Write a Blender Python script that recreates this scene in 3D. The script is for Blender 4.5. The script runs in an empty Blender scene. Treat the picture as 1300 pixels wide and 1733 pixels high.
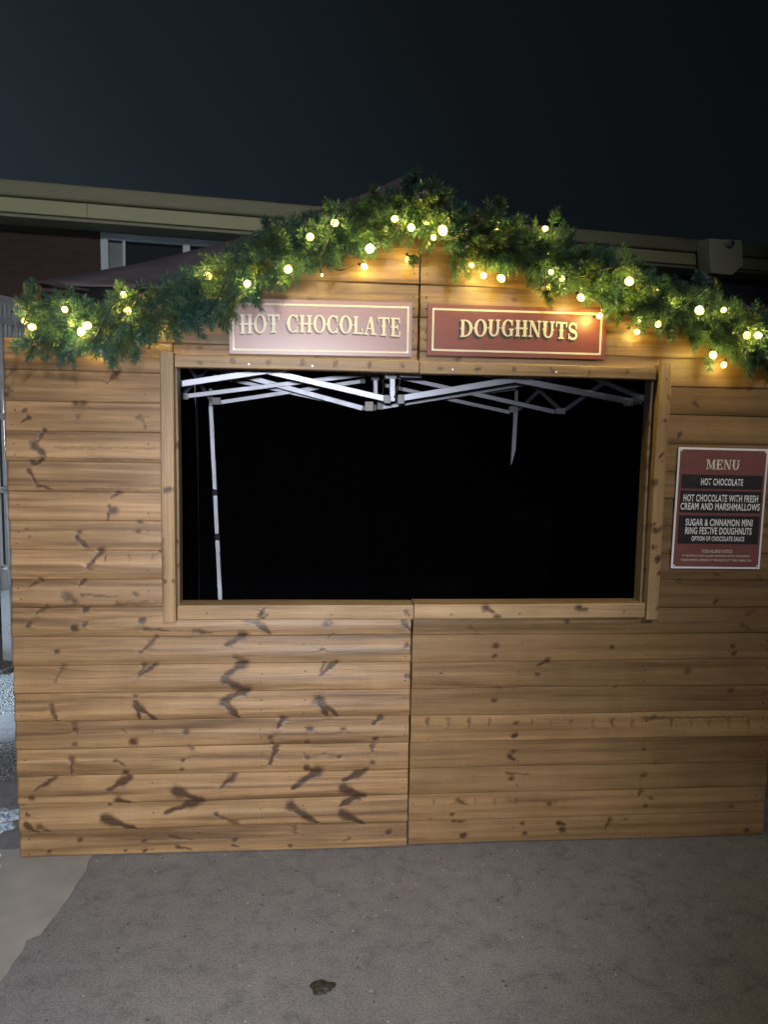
import bpy, math, random
import numpy as np
from mathutils import Vector, Matrix
PI = math.pi
random.seed(7); RNG = np.random.default_rng(7)
sc = bpy.context.scene
COL = sc.collection

# ------------------------------------------------------------------ camera
CAM = Vector((-0.3692, -2.7985, 1.6))
YAW, PITCH, ROLL = math.radians(5.22766), math.radians(6.18086), math.radians(1.05878)
F = 1300.0
fwd = Vector((math.sin(YAW)*math.cos(PITCH), math.cos(YAW)*math.cos(PITCH), -math.sin(PITCH)))
rt0 = Vector((math.cos(YAW), -math.sin(YAW), 0)); up0 = rt0.cross(fwd)
RT = rt0*math.cos(ROLL) + up0*math.sin(ROLL); UP = -rt0*math.sin(ROLL) + up0*math.cos(ROLL)
cd = bpy.data.cameras.new('camera'); cam = bpy.data.objects.new('camera', cd); COL.objects.link(cam)
M = Matrix((RT, UP, -fwd)).transposed().to_4x4(); M.translation = CAM; cam.matrix_world = M
cd.sensor_fit = 'HORIZONTAL'; cd.sensor_width = 36; cd.lens = 36*F/1300; cd.clip_end = 500; cd.clip_start = .05
sc.camera = cam

# ------------------------------------------------------------------ exposure
sc.view_settings.view_transform = 'Standard'; sc.view_settings.look = 'None'
sc.view_settings.exposure = 0; sc.view_settings.gamma = 1

# ------------------------------------------------------------------ night sky: faint town glow, brighter on the left
w = bpy.data.worlds.new('World'); sc.world = w; w.use_nodes = True
nt = w.node_tree; nt.nodes.clear()
o_ = nt.nodes.new('ShaderNodeOutputWorld'); bg = nt.nodes.new('ShaderNodeBackground')
tc = nt.nodes.new('ShaderNodeTexCoord'); dotn = nt.nodes.new('ShaderNodeVectorMath'); dotn.operation = 'DOT_PRODUCT'
dotn.inputs[1].default_value = Vector((.85, -.05, .52)).normalized()
nz = nt.nodes.new('ShaderNodeTexNoise'); nz.inputs['Scale'].default_value = 2.2; nz.inputs['Detail'].default_value = 3
ma = nt.nodes.new('ShaderNodeMath'); ma.operation = 'MULTIPLY_ADD'; ma.inputs[1].default_value = .16
cr = nt.nodes.new('ShaderNodeValToRGB'); e = cr.color_ramp.elements
e[0].position = 0.08; e[0].color = (.0205, .0285, .0370, 1); e[1].position = .90; e[1].color = (.0028, .0039, .0044, 1)
x_ = cr.color_ramp.elements.new(.34); x_.color = (.0102, .0145, .0190, 1); x_ = cr.color_ramp.elements.new(.60); x_.color = (.0050, .0070, .0083, 1)
nt.links.new(tc.outputs['Generated'], dotn.inputs[0]); nt.links.new(tc.outputs['Generated'], nz.inputs['Vector'])
nt.links.new(nz.outputs['Fac'], ma.inputs[0]); mb_ = nt.nodes.new('ShaderNodeMath'); mb_.operation = 'MULTIPLY_ADD'; mb_.inputs[1].default_value = .92; mb_.inputs[2].default_value = .26; nt.links.new(dotn.outputs['Value'], mb_.inputs[0]); nt.links.new(mb_.outputs[0], ma.inputs[2])
nt.links.new(ma.outputs[0], cr.inputs[0]); nt.links.new(cr.outputs[0], bg.inputs[0]); nt.links.new(bg.outputs[0], o_.inputs[0])

# ------------------------------------------------------------------ torch, added fill and side flood (behind the viewer) 
def spot(name, loc, tgt, power, size, blend, rad, color):
    l = bpy.data.lights.new(name, 'SPOT'); l.energy = power; l.spot_size = math.radians(size); l.spot_blend = blend
    l.shadow_soft_size = rad; l.color = color
    o = bpy.data.objects.new(name, l); COL.objects.link(o); o.location = loc
    o.rotation_euler = (Vector(tgt)-Vector(loc)).to_track_quat('-Z', 'Y').to_euler(); return o
spot('phone_torch', tuple(CAM+Vector((-.03,-.03,.05))), (-.80, 0, .48), 390, 80, 1.0, .02, (.97, .97, 1.0))
spot('added_high_fill', (1.2, -10.5, 6.6), (-2.0, 2.5, 1.7), 2000, 58, .9, .25, (1.0, .97, .93))  # added light to lift ground, boards and building front; no such lamp known
spot('side_floodlight', (-5.2, -3.4, 3.6), (-3.3, 2.8, .6), 9000, 40, .3, .12, (.62, .82, 1.0))

# ------------------------------------------------------------------ helpers
def ray(px, py): return (fwd + RT*((px-650)/F) - UP*((py-866.5)/F))
def at(px, py, Y=0.0):                       # measured point of the picture on the upright plane y = Y
    d = ray(px, py); return CAM + d*((Y-CAM.y)/d.y)
def ground(px, py, Z=0.0):
    d = ray(px, py); return CAM + d*((Z-CAM.z)/d.z)
def on_plane(px, py, O, N):
    d = ray(px, py); return CAM + d*((O-CAM).dot(N)/d.dot(N))
def tag(o, label=None, cat=None, group=None, kind=None):
    if label: o['label'] = label
    if cat: o['category'] = cat
    if group: o['group'] = group
    if kind: o['kind'] = kind
    return o
def empty(name, loc, label, cat, group=None):
    o = bpy.data.objects.new(name, None); COL.objects.link(o); o.location = loc; o.empty_display_size = .2
    return tag(o, label, cat, group)
bpy_update = lambda: bpy.context.view_layer.update()
def link(name, me, mat, parent=None):
    o = bpy.data.objects.new(name, me); COL.objects.link(o)
    if mat: me.materials.append(mat)
    if parent:
        o.parent = parent
        m = Matrix.Translation(parent.location); p = parent.parent
        if p is not None: m = Matrix.Translation(p.location)      # sub-part: its parent part sits at its own origin
        o.matrix_parent_inverse = m.inverted() if parent.parent is None else Matrix.Identity(4)
    return o
class MB:
    def __init__(s): s.v = []; s.f = []
    def add(s, vs, fs):
        b = len(s.v); s.v += [tuple(x) for x in vs]; s.f += [tuple(i+b for i in f) for f in fs]; return s
    def box(s, a, b):
        x0, y0, z0 = a; x1, y1, z1 = b
        return s.add([(x0,y0,z0),(x1,y0,z0),(x1,y1,z0),(x0,y1,z0),(x0,y0,z1),(x1,y0,z1),(x1,y1,z1),(x0,y1,z1)],
            [(0,3,2,1),(4,5,6,7),(0,1,5,4),(1,2,6,5),(2,3,7,6),(3,0,4,7)])
    def obox(s, c, ax, ay, az):              # oriented box: centre and three half axes
        c, ax, ay, az = map(Vector, (c, ax, ay, az))
        vs = [c+ax*i+ay*j+az*k for k in (-1,1) for i, j in ((-1,-1),(1,-1),(1,1),(-1,1))]
        return s.add(vs, [(0,3,2,1),(4,5,6,7),(0,1,5,4),(1,2,6,5),(2,3,7,6),(3,0,4,7)])
    def bar(s, p, q, wd, dp, up=(0,0,1)):    # rectangular tube p->q, wd across, dp along the depth
        p, q = Vector(p), Vector(q); d = (q-p); n = d.normalized(); side = n.cross(Vector(up))
        if side.length < 1e-3: side = n.cross(Vector((0,1,0)))
        side.normalize(); u = side.cross(n)
        return s.obox((p+q)/2, d/2, side*dp/2, u*wd/2)
    def tube(s, pts, r, n=8, cap=True):
        pts = [Vector(p) for p in pts]; b = len(s.v); N = len(pts)
        for i, p in enumerate(pts):
            d = (pts[min(i+1, N-1)]-pts[max(i-1, 0)]).normalized(); a = d.orthogonal().normalized() if i == 0 else (pa - d*pa.dot(d)).normalized()
            pa = a; c = d.cross(a); rr = r[i] if hasattr(r, '__len__') else r
            s.v += [tuple(p + (a*math.cos(t)+c*math.sin(t))*rr) for t in [2*PI*k/n for k in range(n)]]
        for i in range(N-1):
            for k in range(n):
                s.f.append((b+i*n+k, b+i*n+(k+1)%n, b+(i+1)*n+(k+1)%n, b+(i+1)*n+k))
        if cap: s.f.append(tuple(b+k for k in range(n))[::-1]); s.f.append(tuple(b+(N-1)*n+k for k in range(n)))
        return s
    def build(s, name, mat, parent=None, bevel=0, smooth=False):
        me = bpy.data.meshes.new(name); me.from_pydata(s.v, [], s.f); me.update()
        if smooth: me.polygons.foreach_set('use_smooth', [True]*len(me.polygons))
        o = link(name, me, mat, parent)
        if bevel:
            m = o.modifiers.new('bevel', 'BEVEL'); m.width = bevel; m.segments = 2; m.limit_method = 'ANGLE'
        return o

# ------------------------------------------------------------------ materials
def mat(name, base=(.5,.5,.5), rough=.5, metal=0.0, spec=.5, nodes=None):
    m = bpy.data.materials.new(name); m.use_nodes = True; t = m.node_tree; b = t.nodes['Principled BSDF']
    b.inputs['Base Color'].default_value = (*base, 1); b.inputs['Roughness'].default_value = rough
    b.inputs['Metallic'].default_value = metal; b.inputs['Specular IOR Level'].default_value = spec
    if nodes: nodes(t, b)
    return m
def N(t, typ, **kw):
    n = t.nodes.new('ShaderNode'+typ)
    for k, v in kw.items():
        if k.startswith('i_'):
            k = k[2:].replace('_', ' '); n.inputs[k].default_value = v
        else: setattr(n, k, v)
    return n
def L(t, a, b): t.links.new(a, b)
def ramp(t, src, stops):
    n = t.nodes.new('ShaderNodeValToRGB'); el = n.color_ramp.elements
    while len(el) > 2: el.remove(el[-1])
    for i, (p, c) in enumerate(stops):
        e = el[i] if i < 2 else el.new(p); e.position = p; e.color = (*c, 1) if len(c) == 3 else c
    L(t, src, n.inputs[0]); return n.outputs[0]
def math_(t, op, a, b=None, c=None, clamp=False):
    n = t.nodes.new('ShaderNodeMath'); n.operation = op; n.use_clamp = clamp
    for i, v in enumerate((a, b, c)):
        if v is None: continue
        if isinstance(v, (int, float)): n.inputs[i].default_value = v
        else: L(t, v, n.inputs[i])
    return n.outputs[0]
def mix(t, fac, a, b, mode='MIX'):
    n = t.nodes.new('ShaderNodeMix'); n.data_type = 'RGBA'; n.blend_type = mode; n.clamp_factor = True
    for s, v in ((n.inputs[0], fac), (n.inputs[6], a), (n.inputs[7], b)):
        if isinstance(v, (int, float)): s.default_value = v
        elif isinstance(v, tuple): s.default_value = (*v, 1)
        else: L(t, v, s)
    return n.outputs[2]
def mottled(name, a, b, scale=8, rough=.6, metal=0, bump=.1, spec=.5, stretch=(1,1,1), detail=5):
    def f(t, bs):
        tc = N(t, 'TexCoord'); mp = N(t, 'Mapping'); mp.inputs['Scale'].default_value = stretch; L(t, tc.outputs['Object'], mp.inputs[0])
        n = N(t, 'TexNoise', i_Scale=scale, i_Detail=detail, i_Roughness=.6); L(t, mp.outputs[0], n.inputs['Vector'])
        L(t, ramp(t, n.outputs['Fac'], [(.3, a), (.7, b)]), bs.inputs['Base Color'])
        L(t, math_(t, 'MULTIPLY_ADD', n.outputs['Fac'], .25, rough-.12), bs.inputs['Roughness'])
        if bump:
            bp = N(t, 'Bump', i_Strength=bump, i_Distance=.01); L(t, n.outputs['Fac'], bp.inputs['Height']); L(t, bp.outputs[0], bs.inputs['Normal'])
    return mat(name, a, rough, metal, spec, f)

def wood_nodes(light, dark, yellow, coat=.26, spread=0.0, bump=.38):
    def f(t, bs):
        g = N(t, 'Attribute', attribute_name='grain'); kn = N(t, 'Attribute', attribute_name='knot'); tn = N(t, 'Attribute', attribute_name='tone')
        # long soft figure
        m1 = N(t, 'Mapping'); m1.inputs['Scale'].default_value = (1.1, 34, 1); L(t, g.outputs['Vector'], m1.inputs[0])
        n1 = N(t, 'TexNoise', i_Scale=1.0, i_Detail=6, i_Roughness=.55, i_Distortion=.35); L(t, m1.outputs[0], n1.inputs['Vector'])
        # fine fibre
        m2 = N(t, 'Mapping'); m2.inputs['Scale'].default_value = (9, 260, 1); L(t, g.outputs['Vector'], m2.inputs[0])
        n2 = N(t, 'TexNoise', i_Scale=1.0, i_Detail=4, i_Roughness=.7); L(t, m2.outputs[0], n2.inputs['Vector'])
        # saw marks across the board
        m3 = N(t, 'Mapping'); m3.inputs['Scale'].default_value = (150, 5, 1); L(t, g.outputs['Vector'], m3.inputs[0])
        n3 = N(t, 'TexNoise', i_Scale=1.0, i_Detail=3, i_Roughness=.6); L(t, m3.outputs[0], n3.inputs['Vector'])
        # blotchy preservative
        n4 = N(t, 'TexNoise', i_Scale=3.2, i_Detail=4, i_Roughness=.6); L(t, g.outputs['Vector'], n4.inputs['Vector'])
        c = ramp(t, n1.outputs['Fac'], [(.34-spread, dark), (.50, light), (.66+spread, yellow)])
        c = mix(t, .55, c, ramp(t, n2.outputs['Fac'], [(.3, (.62,.62,.62)), (.65, (1.08,1.08,1.08))]), 'MULTIPLY')
        c = mix(t, .16, c, ramp(t, n3.outputs['Fac'], [(.3, (.68,.68,.68)), (.6, (1.06,1.06,1.06))]), 'MULTIPLY')
        c = mix(t, .6, c, ramp(t, n4.outputs['Fac'], [(.3, (.66,.63,.6)), (.65, (1.1,1.08,1.05))]), 'MULTIPLY')
        c = mix(t, 1.0, c, ramp(t, tn.outputs['Fac'], [(0, (.72,.70,.68)), (1, (1.14,1.12,1.09))]), 'MULTIPLY')
        # knots: sharp feathered edges broken by the fibre noise
        nk = N(t, 'TexNoise', i_Scale=60.0, i_Detail=4, i_Roughness=.65); L(t, g.outputs['Vector'], nk.inputs['Vector'])
        k = math_(t, 'ADD', kn.outputs['Fac'], math_(t, 'MULTIPLY_ADD', nk.outputs['Fac'], .5, -.25))
        k = math_(t, 'ADD', k, math_(t, 'MULTIPLY_ADD', n2.outputs['Fac'], .5, -.25))
        ks = ramp(t, k, [(.14, (0,0,0)), (.36, (.48,.48,.48)), (.80, (1,1,1))])
        kf = math_(t, 'MULTIPLY', ks, math_(t, 'MULTIPLY_ADD', n2.outputs['Fac'], .7, .55), clamp=True)
        c = mix(t, kf, c, ramp(t, k, [(.2, (.105,.050,.020)), (.85, (.038,.018,.009))]))
        L(t, c, bs.inputs['Base Color'])
        r = math_(t, 'MULTIPLY_ADD', n1.outputs['Fac'], .22, .33); r = math_(t, 'MULTIPLY_ADD', ks, -.08, r)
        L(t, r, bs.inputs['Roughness']); bs.inputs['Specular IOR Level'].default_value = .38
        h = math_(t, 'MULTIPLY_ADD', n1.outputs['Fac'], 1.0, math_(t, 'MULTIPLY', n2.outputs['Fac'], .35)); h = math_(t, 'MULTIPLY_ADD', ks, .5, h)
        bp = N(t, 'Bump', i_Strength=bump, i_Distance=.006); L(t, h, bp.inputs['Height']); L(t, bp.outputs[0], bs.inputs['Normal'])
        bs.inputs['Coat Weight'].default_value = coat; bs.inputs['Coat Roughness'].default_value = .42
    return f
M_wood = mat('stained_cladding', rough=.45, nodes=wood_nodes((.262,.160,.076), (.130,.073,.034), (.352,.228,.116)))
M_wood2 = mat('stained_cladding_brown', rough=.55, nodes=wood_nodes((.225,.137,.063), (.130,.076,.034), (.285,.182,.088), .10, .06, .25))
M_trim = mat('stained_trim', rough=.5, nodes=wood_nodes((.31,.208,.108), (.20,.128,.064), (.37,.258,.145)))
M_darktrim = mat('weathered_stud', rough=.6, nodes=wood_nodes((.17,.13,.085), (.10,.075,.05), (.21,.165,.11)))
M_nail = mat('rusted_nail', (.035,.024,.018), .6)
M_steel = mottled('silver_powder_coat', (.68,.73,.88), (.78,.83,.96), 14, .46, .55, .02)
M_joint = mottled('grey_plastic_joint', (.50,.53,.58), (.66,.68,.72), 20, .4, 0, .02)
M_whitejoint = mottled('white_plastic_joint', (.82,.80,.76), (.88,.87,.84), 20, .35, 0, .02)
M_black = mottled('black_strap', (.012,.012,.014), (.02,.02,.022), 20, .6)
M_tarp = mottled('black_curtain_cloth', (.0012,.0014,.002), (.002,.0022,.003), 3, .95, 0, .3, spec=.04)
M_canopy = mottled('brown_canopy_cloth', (.066,.056,.070), (.110,.094,.112), 5, .75, 0, .5, stretch=(1,1,3))
M_canopyhem = mottled('dark_canopy_hem', (.02,.013,.016), (.035,.022,.026), 9, .8)

# asphalt
def asphalt(t, bs):
    tc = N(t, 'TexCoord')
    def noise(s, d=5, r=.6, dist=0):
        n = N(t, 'TexNoise', i_Scale=s, i_Detail=d, i_Roughness=r, i_Distortion=dist); L(t, tc.outputs['Object'], n.inputs['Vector']); return n.outputs['Fac']
    big = noise(1.1, 4, .6, .4); mid = noise(13, 7, .75, .3); fine = noise(150, 3, .7); gr = noise(420, 2, .6)
    c = ramp(t, big, [(.3, (.132,.128,.136)), (.7, (.182,.175,.176))])
    c = mix(t, .85, c, ramp(t, mid, [(.33, (.62,.62,.66)), (.48, (.96,.96,.97)), (.68, (1.15,1.14,1.12))]), 'MULTIPLY')
    c = mix(t, .75, c, ramp(t, fine, [(.36, (.48,.48,.48)), (.60, (1.2,1.2,1.2))]), 'MULTIPLY')
    c = mix(t, .5, c, ramp(t, gr, [(.35, (.7,.7,.7)), (.65, (1.25,1.25,1.25))]), 'MULTIPLY')
    v = N(t, 'TexVoronoi', i_Scale=26.0); L(t, tc.outputs['Object'], v.inputs['Vector'])
    rnd = N(t, 'SeparateColor'); L(t, v.outputs['Color'], rnd.inputs[0])
    sp = math_(t, 'MULTIPLY', math_(t, 'LESS_THAN', v.outputs['Distance'], .11), math_(t, 'GREATER_THAN', rnd.outputs[0], .86))
    c = mix(t, math_(t, 'MULTIPLY', sp, .7), c, (.35,.33,.30))
    sp2 = math_(t, 'MULTIPLY', math_(t, 'LESS_THAN', v.outputs['Distance'], .14), math_(t, 'LESS_THAN', rnd.outputs[0], .16))
    c = mix(t, math_(t, 'MULTIPLY', sp2, .75), c, (.03,.028,.026))
    L(t, c, bs.inputs['Base Color']); L(t, math_(t, 'MULTIPLY_ADD', mid, -.3, .88), bs.inputs['Roughness'])
    h = math_(t, 'MULTIPLY_ADD', mid, .8, math_(t, 'MULTIPLY_ADD', fine, .35, math_(t, 'MULTIPLY', gr, .15)))
    bp = N(t, 'Bump', i_Strength=.5, i_Distance=.008); L(t, h, bp.inputs['Height']); L(t, bp.outputs[0], bs.inputs['Normal'])
M_asphalt = mat('worn_asphalt', rough=.8, nodes=asphalt)
M_concrete = mottled('worn_concrete', (.175,.166,.158), (.245,.233,.222), 5, .8, 0, .4, detail=9)
def gravel(t, bs):
    tc = N(t, 'TexCoord'); v = N(t, 'TexVoronoi', i_Scale=95.0); L(t, tc.outputs['Object'], v.inputs['Vector'])
    s = N(t, 'SeparateColor'); L(t, v.outputs['Color'], s.inputs[0])
    c = mix(t, 1.0, ramp(t, s.outputs[0], [(0, (.26,.26,.26)), (1, (.46,.46,.45))]), ramp(t, v.outputs['Distance'], [(.2, (1,1,1)), (.75, (.15,.15,.15))]), 'MULTIPLY')
    L(t, c, bs.inputs['Base Color'])
    bp = N(t, 'Bump', i_Strength=.9, i_Distance=.015, invert=True); L(t, v.outputs['Distance'], bp.inputs['Height']); L(t, bp.outputs[0], bs.inputs['Normal'])
M_gravel = mat('pale_gravel', rough=.8, nodes=gravel)

# ------------------------------------------------------------------ ground
def sheet(name, pts, z, m, kind='structure'):
    me = bpy.data.meshes.new(name); me.from_pydata([(p[0], p[1], z) for p in pts], [], [tuple(range(len(pts)))]); me.update()
    if me.polygons[0].normal.z < 0: me.flip_normals()
    o = link(name, me, m); return tag(o, kind=kind)
sheet('ground', [(-90,-40), (90,-40), (90,90), (-90,90)], 0, M_asphalt)
edge = [(150,1457),(146,1475),(128,1500),(120,1516),(104,1535),(97,1548),(84,1562),(70,1583),(45,1592),(38,1612),(24,1628),(12,1650),(-10,1672),(-60,1710)]
pp = [];
for a, b in zip(edge, edge[1:]):
    for k in range(5):
        u = k/5; q = ground(a[0]*(1-u)+b[0]*u + random.uniform(-.7,.7), a[1]*(1-u)+b[1]*u); pp.append(q)
sheet('concrete_slab', [(-4.5, .05), (ground(164,1450).x, .05)] + [(p.x, p.y) for p in pp] + [(-4.5, pp[-1].y)], .004, M_concrete)
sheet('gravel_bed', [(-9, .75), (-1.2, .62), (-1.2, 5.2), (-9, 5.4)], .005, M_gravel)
sheet('dark_strip', [(-9, 1.02), (-2.05, .98), (-1.2, 1.30), (-1.2, 1.72), (-2.1, 1.42), (-9, 1.45)], .009, M_asphalt)  # dark strip crossing the pale gravel, in the ground material

# ------------------------------------------------------------------ wood pieces with knots
def seglist(raw, ox, oy, s, Y=-.012):
    out = []
    for r in raw:
        k = r[0]
        if k == 's':
            a = at(ox+r[1]/s, oy+r[2]/s, Y); b = at(ox+r[3]/s, oy+r[4]/s, Y); out.append((a.x, a.z, b.x, b.z, r[5], r[6]))
        else:
            a = at(ox+r[1]/s, oy+r[2]/s, Y); out.append((a.x-.003, a.z, a.x+.003, a.z, r[3], r[4]))
    return out
W1, W2, W3 = .0058, .0098, .0145
T = lambda x0,y0,x1,y1,w=W3,i=1.15: ('s',x0,y0,x1,y1,w,i)
S = lambda x0,y0,x1,y1,w=W1,i=.75: ('s',x0,y0,x1,y1,w,i)
K = lambda x,y,w=.0125,i=1.15: ('k',x,y,w,i)
k = lambda x,y,w=.0065,i=.9: ('k',x,y,w,i)
low_left = [k(90,35),K(235,42),k(265,33),k(445,25),S(455,45,530,50,W1,.8),S(610,50,665,57,W2,.8),T(788,12,848,58),K(1030,28,.013),T(1268,22,1290,50,W2),
 k(180,115,.009),k(440,115),S(492,70,448,115,W2),T(765,66,712,98),S(1045,62,1030,80),k(1013,110),S(735,130,768,148,W2),k(1280,100,.01),
 S(200,160,172,210,W2,.55),S(455,160,432,195,W2),S(487,158,440,192,W2,.9),T(766,152,702,198),S(1020,150,1006,190,W1,.9),T(1056,150,1006,192,W2),k(1283,195,.009),
 T(708,206,772,238),T(772,238,703,270),T(160,290,182,336,W2,.8),k(424,258),T(425,278,440,325,W2),T(425,285,492,330,W2),T(704,276,752,324),T(1003,272,1030,318,W3),T(1008,275,1066,320,W2),
 k(235,360,.009),S(232,345,245,375,W2,.6),S(380,360,402,372,W1,.6),K(420,398,.014,.95),k(585,370,.01),k(235,405,.009,.7),T(890,328,872,358,W2),k(850,385,.008),K(975,360,.010),k(965,400,.010),k(1078,362,.008),T(1195,326,1172,346,W2),k(1180,387,.010),k(855,400,.008,.8),
 S(225,452,225,498,W2,.7),S(360,458,398,476),K(395,492,.011,.85),k(575,458),k(572,485,.006),T(868,418,848,468,W2,1.2),k(965,448,.009),T(960,478,985,486,W2),k(1018,438,.008,.7),k(1068,445,.008),T(1172,410,1168,432,W2,.8),k(1170,462,.008),S(595,415,612,428,W2,.6),
 S(172,515,108,552,W2,.85),T(406,512,342,549),T(737,505,694,542,W3,.85),T(997,492,918,546),T(1147,490,1078,522,W3),
 K(100,574,.010,.8),T(555,553,636,582),T(636,582,520,622),S(372,580,422,592,W2,.9),k(345,600),T(1078,545,1150,570),T(1118,572,1068,602),
 k(85,632),T(80,658,120,686,W2),S(122,665,160,682,W2),T(328,640,426,672,W3),T(680,627,708,640,W1),S(700,636,760,662,W2,.6),T(914,602,1002,655),T(1076,622,1142,655),S(928,660,925,692,W2,.55),
 k(250,710,.008),k(452,710,.008),k(455,740),S(530,698,602,708,W1,.85),S(553,727,602,737,W1,.8),k(738,706,.008),S(730,722,752,728,W1,.9),k(912,725,.007),S(1098,700,1075,712,W1,.6),K(1222,683,.010),k(155,742),k(622,690,.004),k(395,740,.004),k(70,600,.004)]
up_left = [S(85,5,25,65,.012,.7),T(30,110,70,145,.012,.8),k(35,155,.012),T(655,20,588,90,.016,.9),k(415,200,.014,.85),k(455,202,.014,.8),k(425,272,.014,.75),k(130,243,.012),T(155,285,118,305,.010),k(760,280,.014,.75),S(778,290,802,348,.012,.6),T(247,350,190,430,.012,.9),T(190,438,255,495,.019,1.0),K(180,530,.014),T(232,512,198,540,.010),T(158,575,207,652,.010,1.0),S(207,655,295,678,.010,.9),T(655,690,608,724,.013,.9),K(622,795,.024,.95),S(600,770,590,845,.009,.9),k(768,856,.013,.8),k(755,907,.013,.8),k(140,895,.010,.6),k(160,940,.010,.6),k(432,910,.012,.8),T(424,945,492,1006,.012),T(560,1012,478,1105,.016,.85),k(490,1112,.014,.8),k(887,1025,.013,.9),T(222,1174,158,1215,.014,.85),T(462,1178,430,1208,.012),T(365,1262,425,1302,.024,.75),S(445,1256,645,1270,.010,.7),S(640,1307,890,1302,.016,.65),K(470,1342,.017,1.0),S(255,1325,195,1360,.017,.75),K(782,1400,.018),k(465,1415,.013),k(160,1412,.013,.8),S(735,1250,755,1256,.012,.8),
 S(250,368,890,378,.012,.38),S(300,448,890,452,.010,.40),S(470,510,890,515,.010,.50),S(470,675,892,682,.012,.42),S(430,655,880,662,.008,.35),S(40,108,640,118,.008,.32),
 T(577,1042,577,1070,.007,.75),T(706,1040,706,1078,.007,.65),T(833,1042,833,1075,.007,.6)]
low_right = [K(325,10),K(705,10,.010),k(360,40,.008),S(215,52,235,48,W2,.6),S(238,85,268,102,.010,.6),K(590,68,.009,.85),S(880,50,905,66,W2,.6),S(1252,30,1218,52,.009,.55),S(1210,82,1242,95,.009,.55),K(335,155,.011),k(330,190,.009),k(750,158,.009),K(1180,155,.010,.8),k(1185,180,.009,.8),T(520,208,482,226,.009,.95),k(485,256,.008),k(140,252,.004),k(1018,245,.014,.6),k(345,303,.009,.7),k(330,350,.010,.8),k(760,300,.008,.6),K(1172,312,.012,.75),T(905,405,870,420,.009,.8),K(408,430,.009,.85),K(402,472,.010),K(397,530,.010,.8),T(385,548,402,560,.008),K(392,626,.010,.85),S(372,608,460,612,.005,.8),K(862,612,.013,.7),k(862,520,.008,.7),S(852,670,838,692,.008,.7),k(885,695,.008,.7),k(865,722,.010,.75),k(1172,725,.009,.7),T(200,702,235,720,.008,.8),k(178,752,.007),S(183,779,232,779,.005,1.0),k(525,715,.010,.8),K(220,828,.011),k(430,785,.008),k(437,820,.009),T(555,782,580,792,.008),K(572,808,.011),S(742,772,722,806,.008,.8),k(1225,806,.010,.8),k(795,770,.006,.7),k(905,570,.01,.5),k(100,770,.005,.6),
 S(480,416,860,413,.005,.36),S(860,410,1290,407,.006,.62),S(380,702,560,705,.010,.34),S(90,490,1290,495,.006,.35),S(100,290,520,312,.007,.35)]
for x in (93,168,241,314,465,530,603,680,750,820,960,1030,1095,1165,1235): low_right.append(S(x,416,x-2,436+random.uniform(0,12),random.uniform(.005,.009),random.uniform(.42,.68)))
for x in (115,193,262,332,408,480,548): low_right.append(S(x,700,x-1,714+random.uniform(0,9),.0048,random.uniform(.40,.6)))
top_bits = [('s',640,700,655,690,.010,.6)]
KNOTS = seglist(low_left, 0, 1040, 1.857) + seglist(up_left, 0, 620, 3.25) + seglist(low_right, 680, 1020, 2.097)
def sc_w(l, f): return [(a,b,c,d,w_*f,i) for a,b,c,d,w_,i in l]
# the upper-left list was measured on a larger enlargement: bring its widths to the same scale
n1_, n2_ = len(low_left), len(up_left)
KNOTS = KNOTS[:n1_] + sc_w(KNOTS[n1_:n1_+n2_], .62) + KNOTS[n1_+n2_:]
for _ in range(34):        # a few more on the gable and the right upper boards
    x = random.uniform(-1.4, 1.44); z = random.uniform(1.84, 2.3)
    if random.random() < .35: x = random.uniform(.98, 1.44); z = random.uniform(.9, 1.8)
    dx = random.uniform(-.02, .02); KNOTS.append((x, z, x+dx, z+random.uniform(-.02,.02), random.uniform(.005,.010), random.uniform(.55,.95)))
KN = np.array(KNOTS)
def knot_field(x, z, kn=None):
    kn = KN if kn is None else kn
    out = np.zeros_like(x); warp = np.zeros_like(x)
    for x0, z0, x1, z1, w_, i_ in kn:
        msk = (np.abs(x-(x0+x1)/2) < abs(x1-x0)/2+.09) & (np.abs(z-(z0+z1)/2) < abs(z1-z0)/2+.06)
        if not msk.any(): continue
        xr_, zr_ = x[msk], z[msk]; xx = xr_+.0018*np.sin(zr_*190+xr_*37)+.0008*np.sin(zr_*480+2); zz = zr_+.0014*np.sin(xr_*130)+.0008*np.sin(xr_*310+zr_*90); dx, dz = x1-x0, z1-z0; l2 = dx*dx+dz*dz+1e-9
        u = np.clip(((xx-x0)*dx+(zz-z0)*dz)/l2, 0, 1); d = np.hypot(xx-x0-u*dx, zz-z0-u*dz)
        ww = w_*(1.30-.85*u)*(1+.25*np.sin(u*9+x0*50)) if abs(dx)+abs(dz) > .02 else w_*1.1
        v = i_*np.exp(-(d/ww)**2); out[msk] = np.maximum(out[msk], v)
        if w_ > .0062 and l2 < .008: warp[msk] += .008*np.exp(-(d/.022)**2)*np.sign((zz-z0-u*dz)+1e-6)*np.exp(-d/.03)
    return out, warp
def set_attr(me, knot, grain, tone):
    a = me.attributes.new('knot', 'FLOAT', 'POINT'); a.data.foreach_set('value', knot.astype(np.float32))
    a = me.attributes.new('tone', 'FLOAT', 'POINT'); a.data.foreach_set('value', tone.astype(np.float32))
    a = me.attributes.new('grain', 'FLOAT_VECTOR', 'POINT'); a.data.foreach_set('vector', grain.astype(np.float32).ravel())
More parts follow.
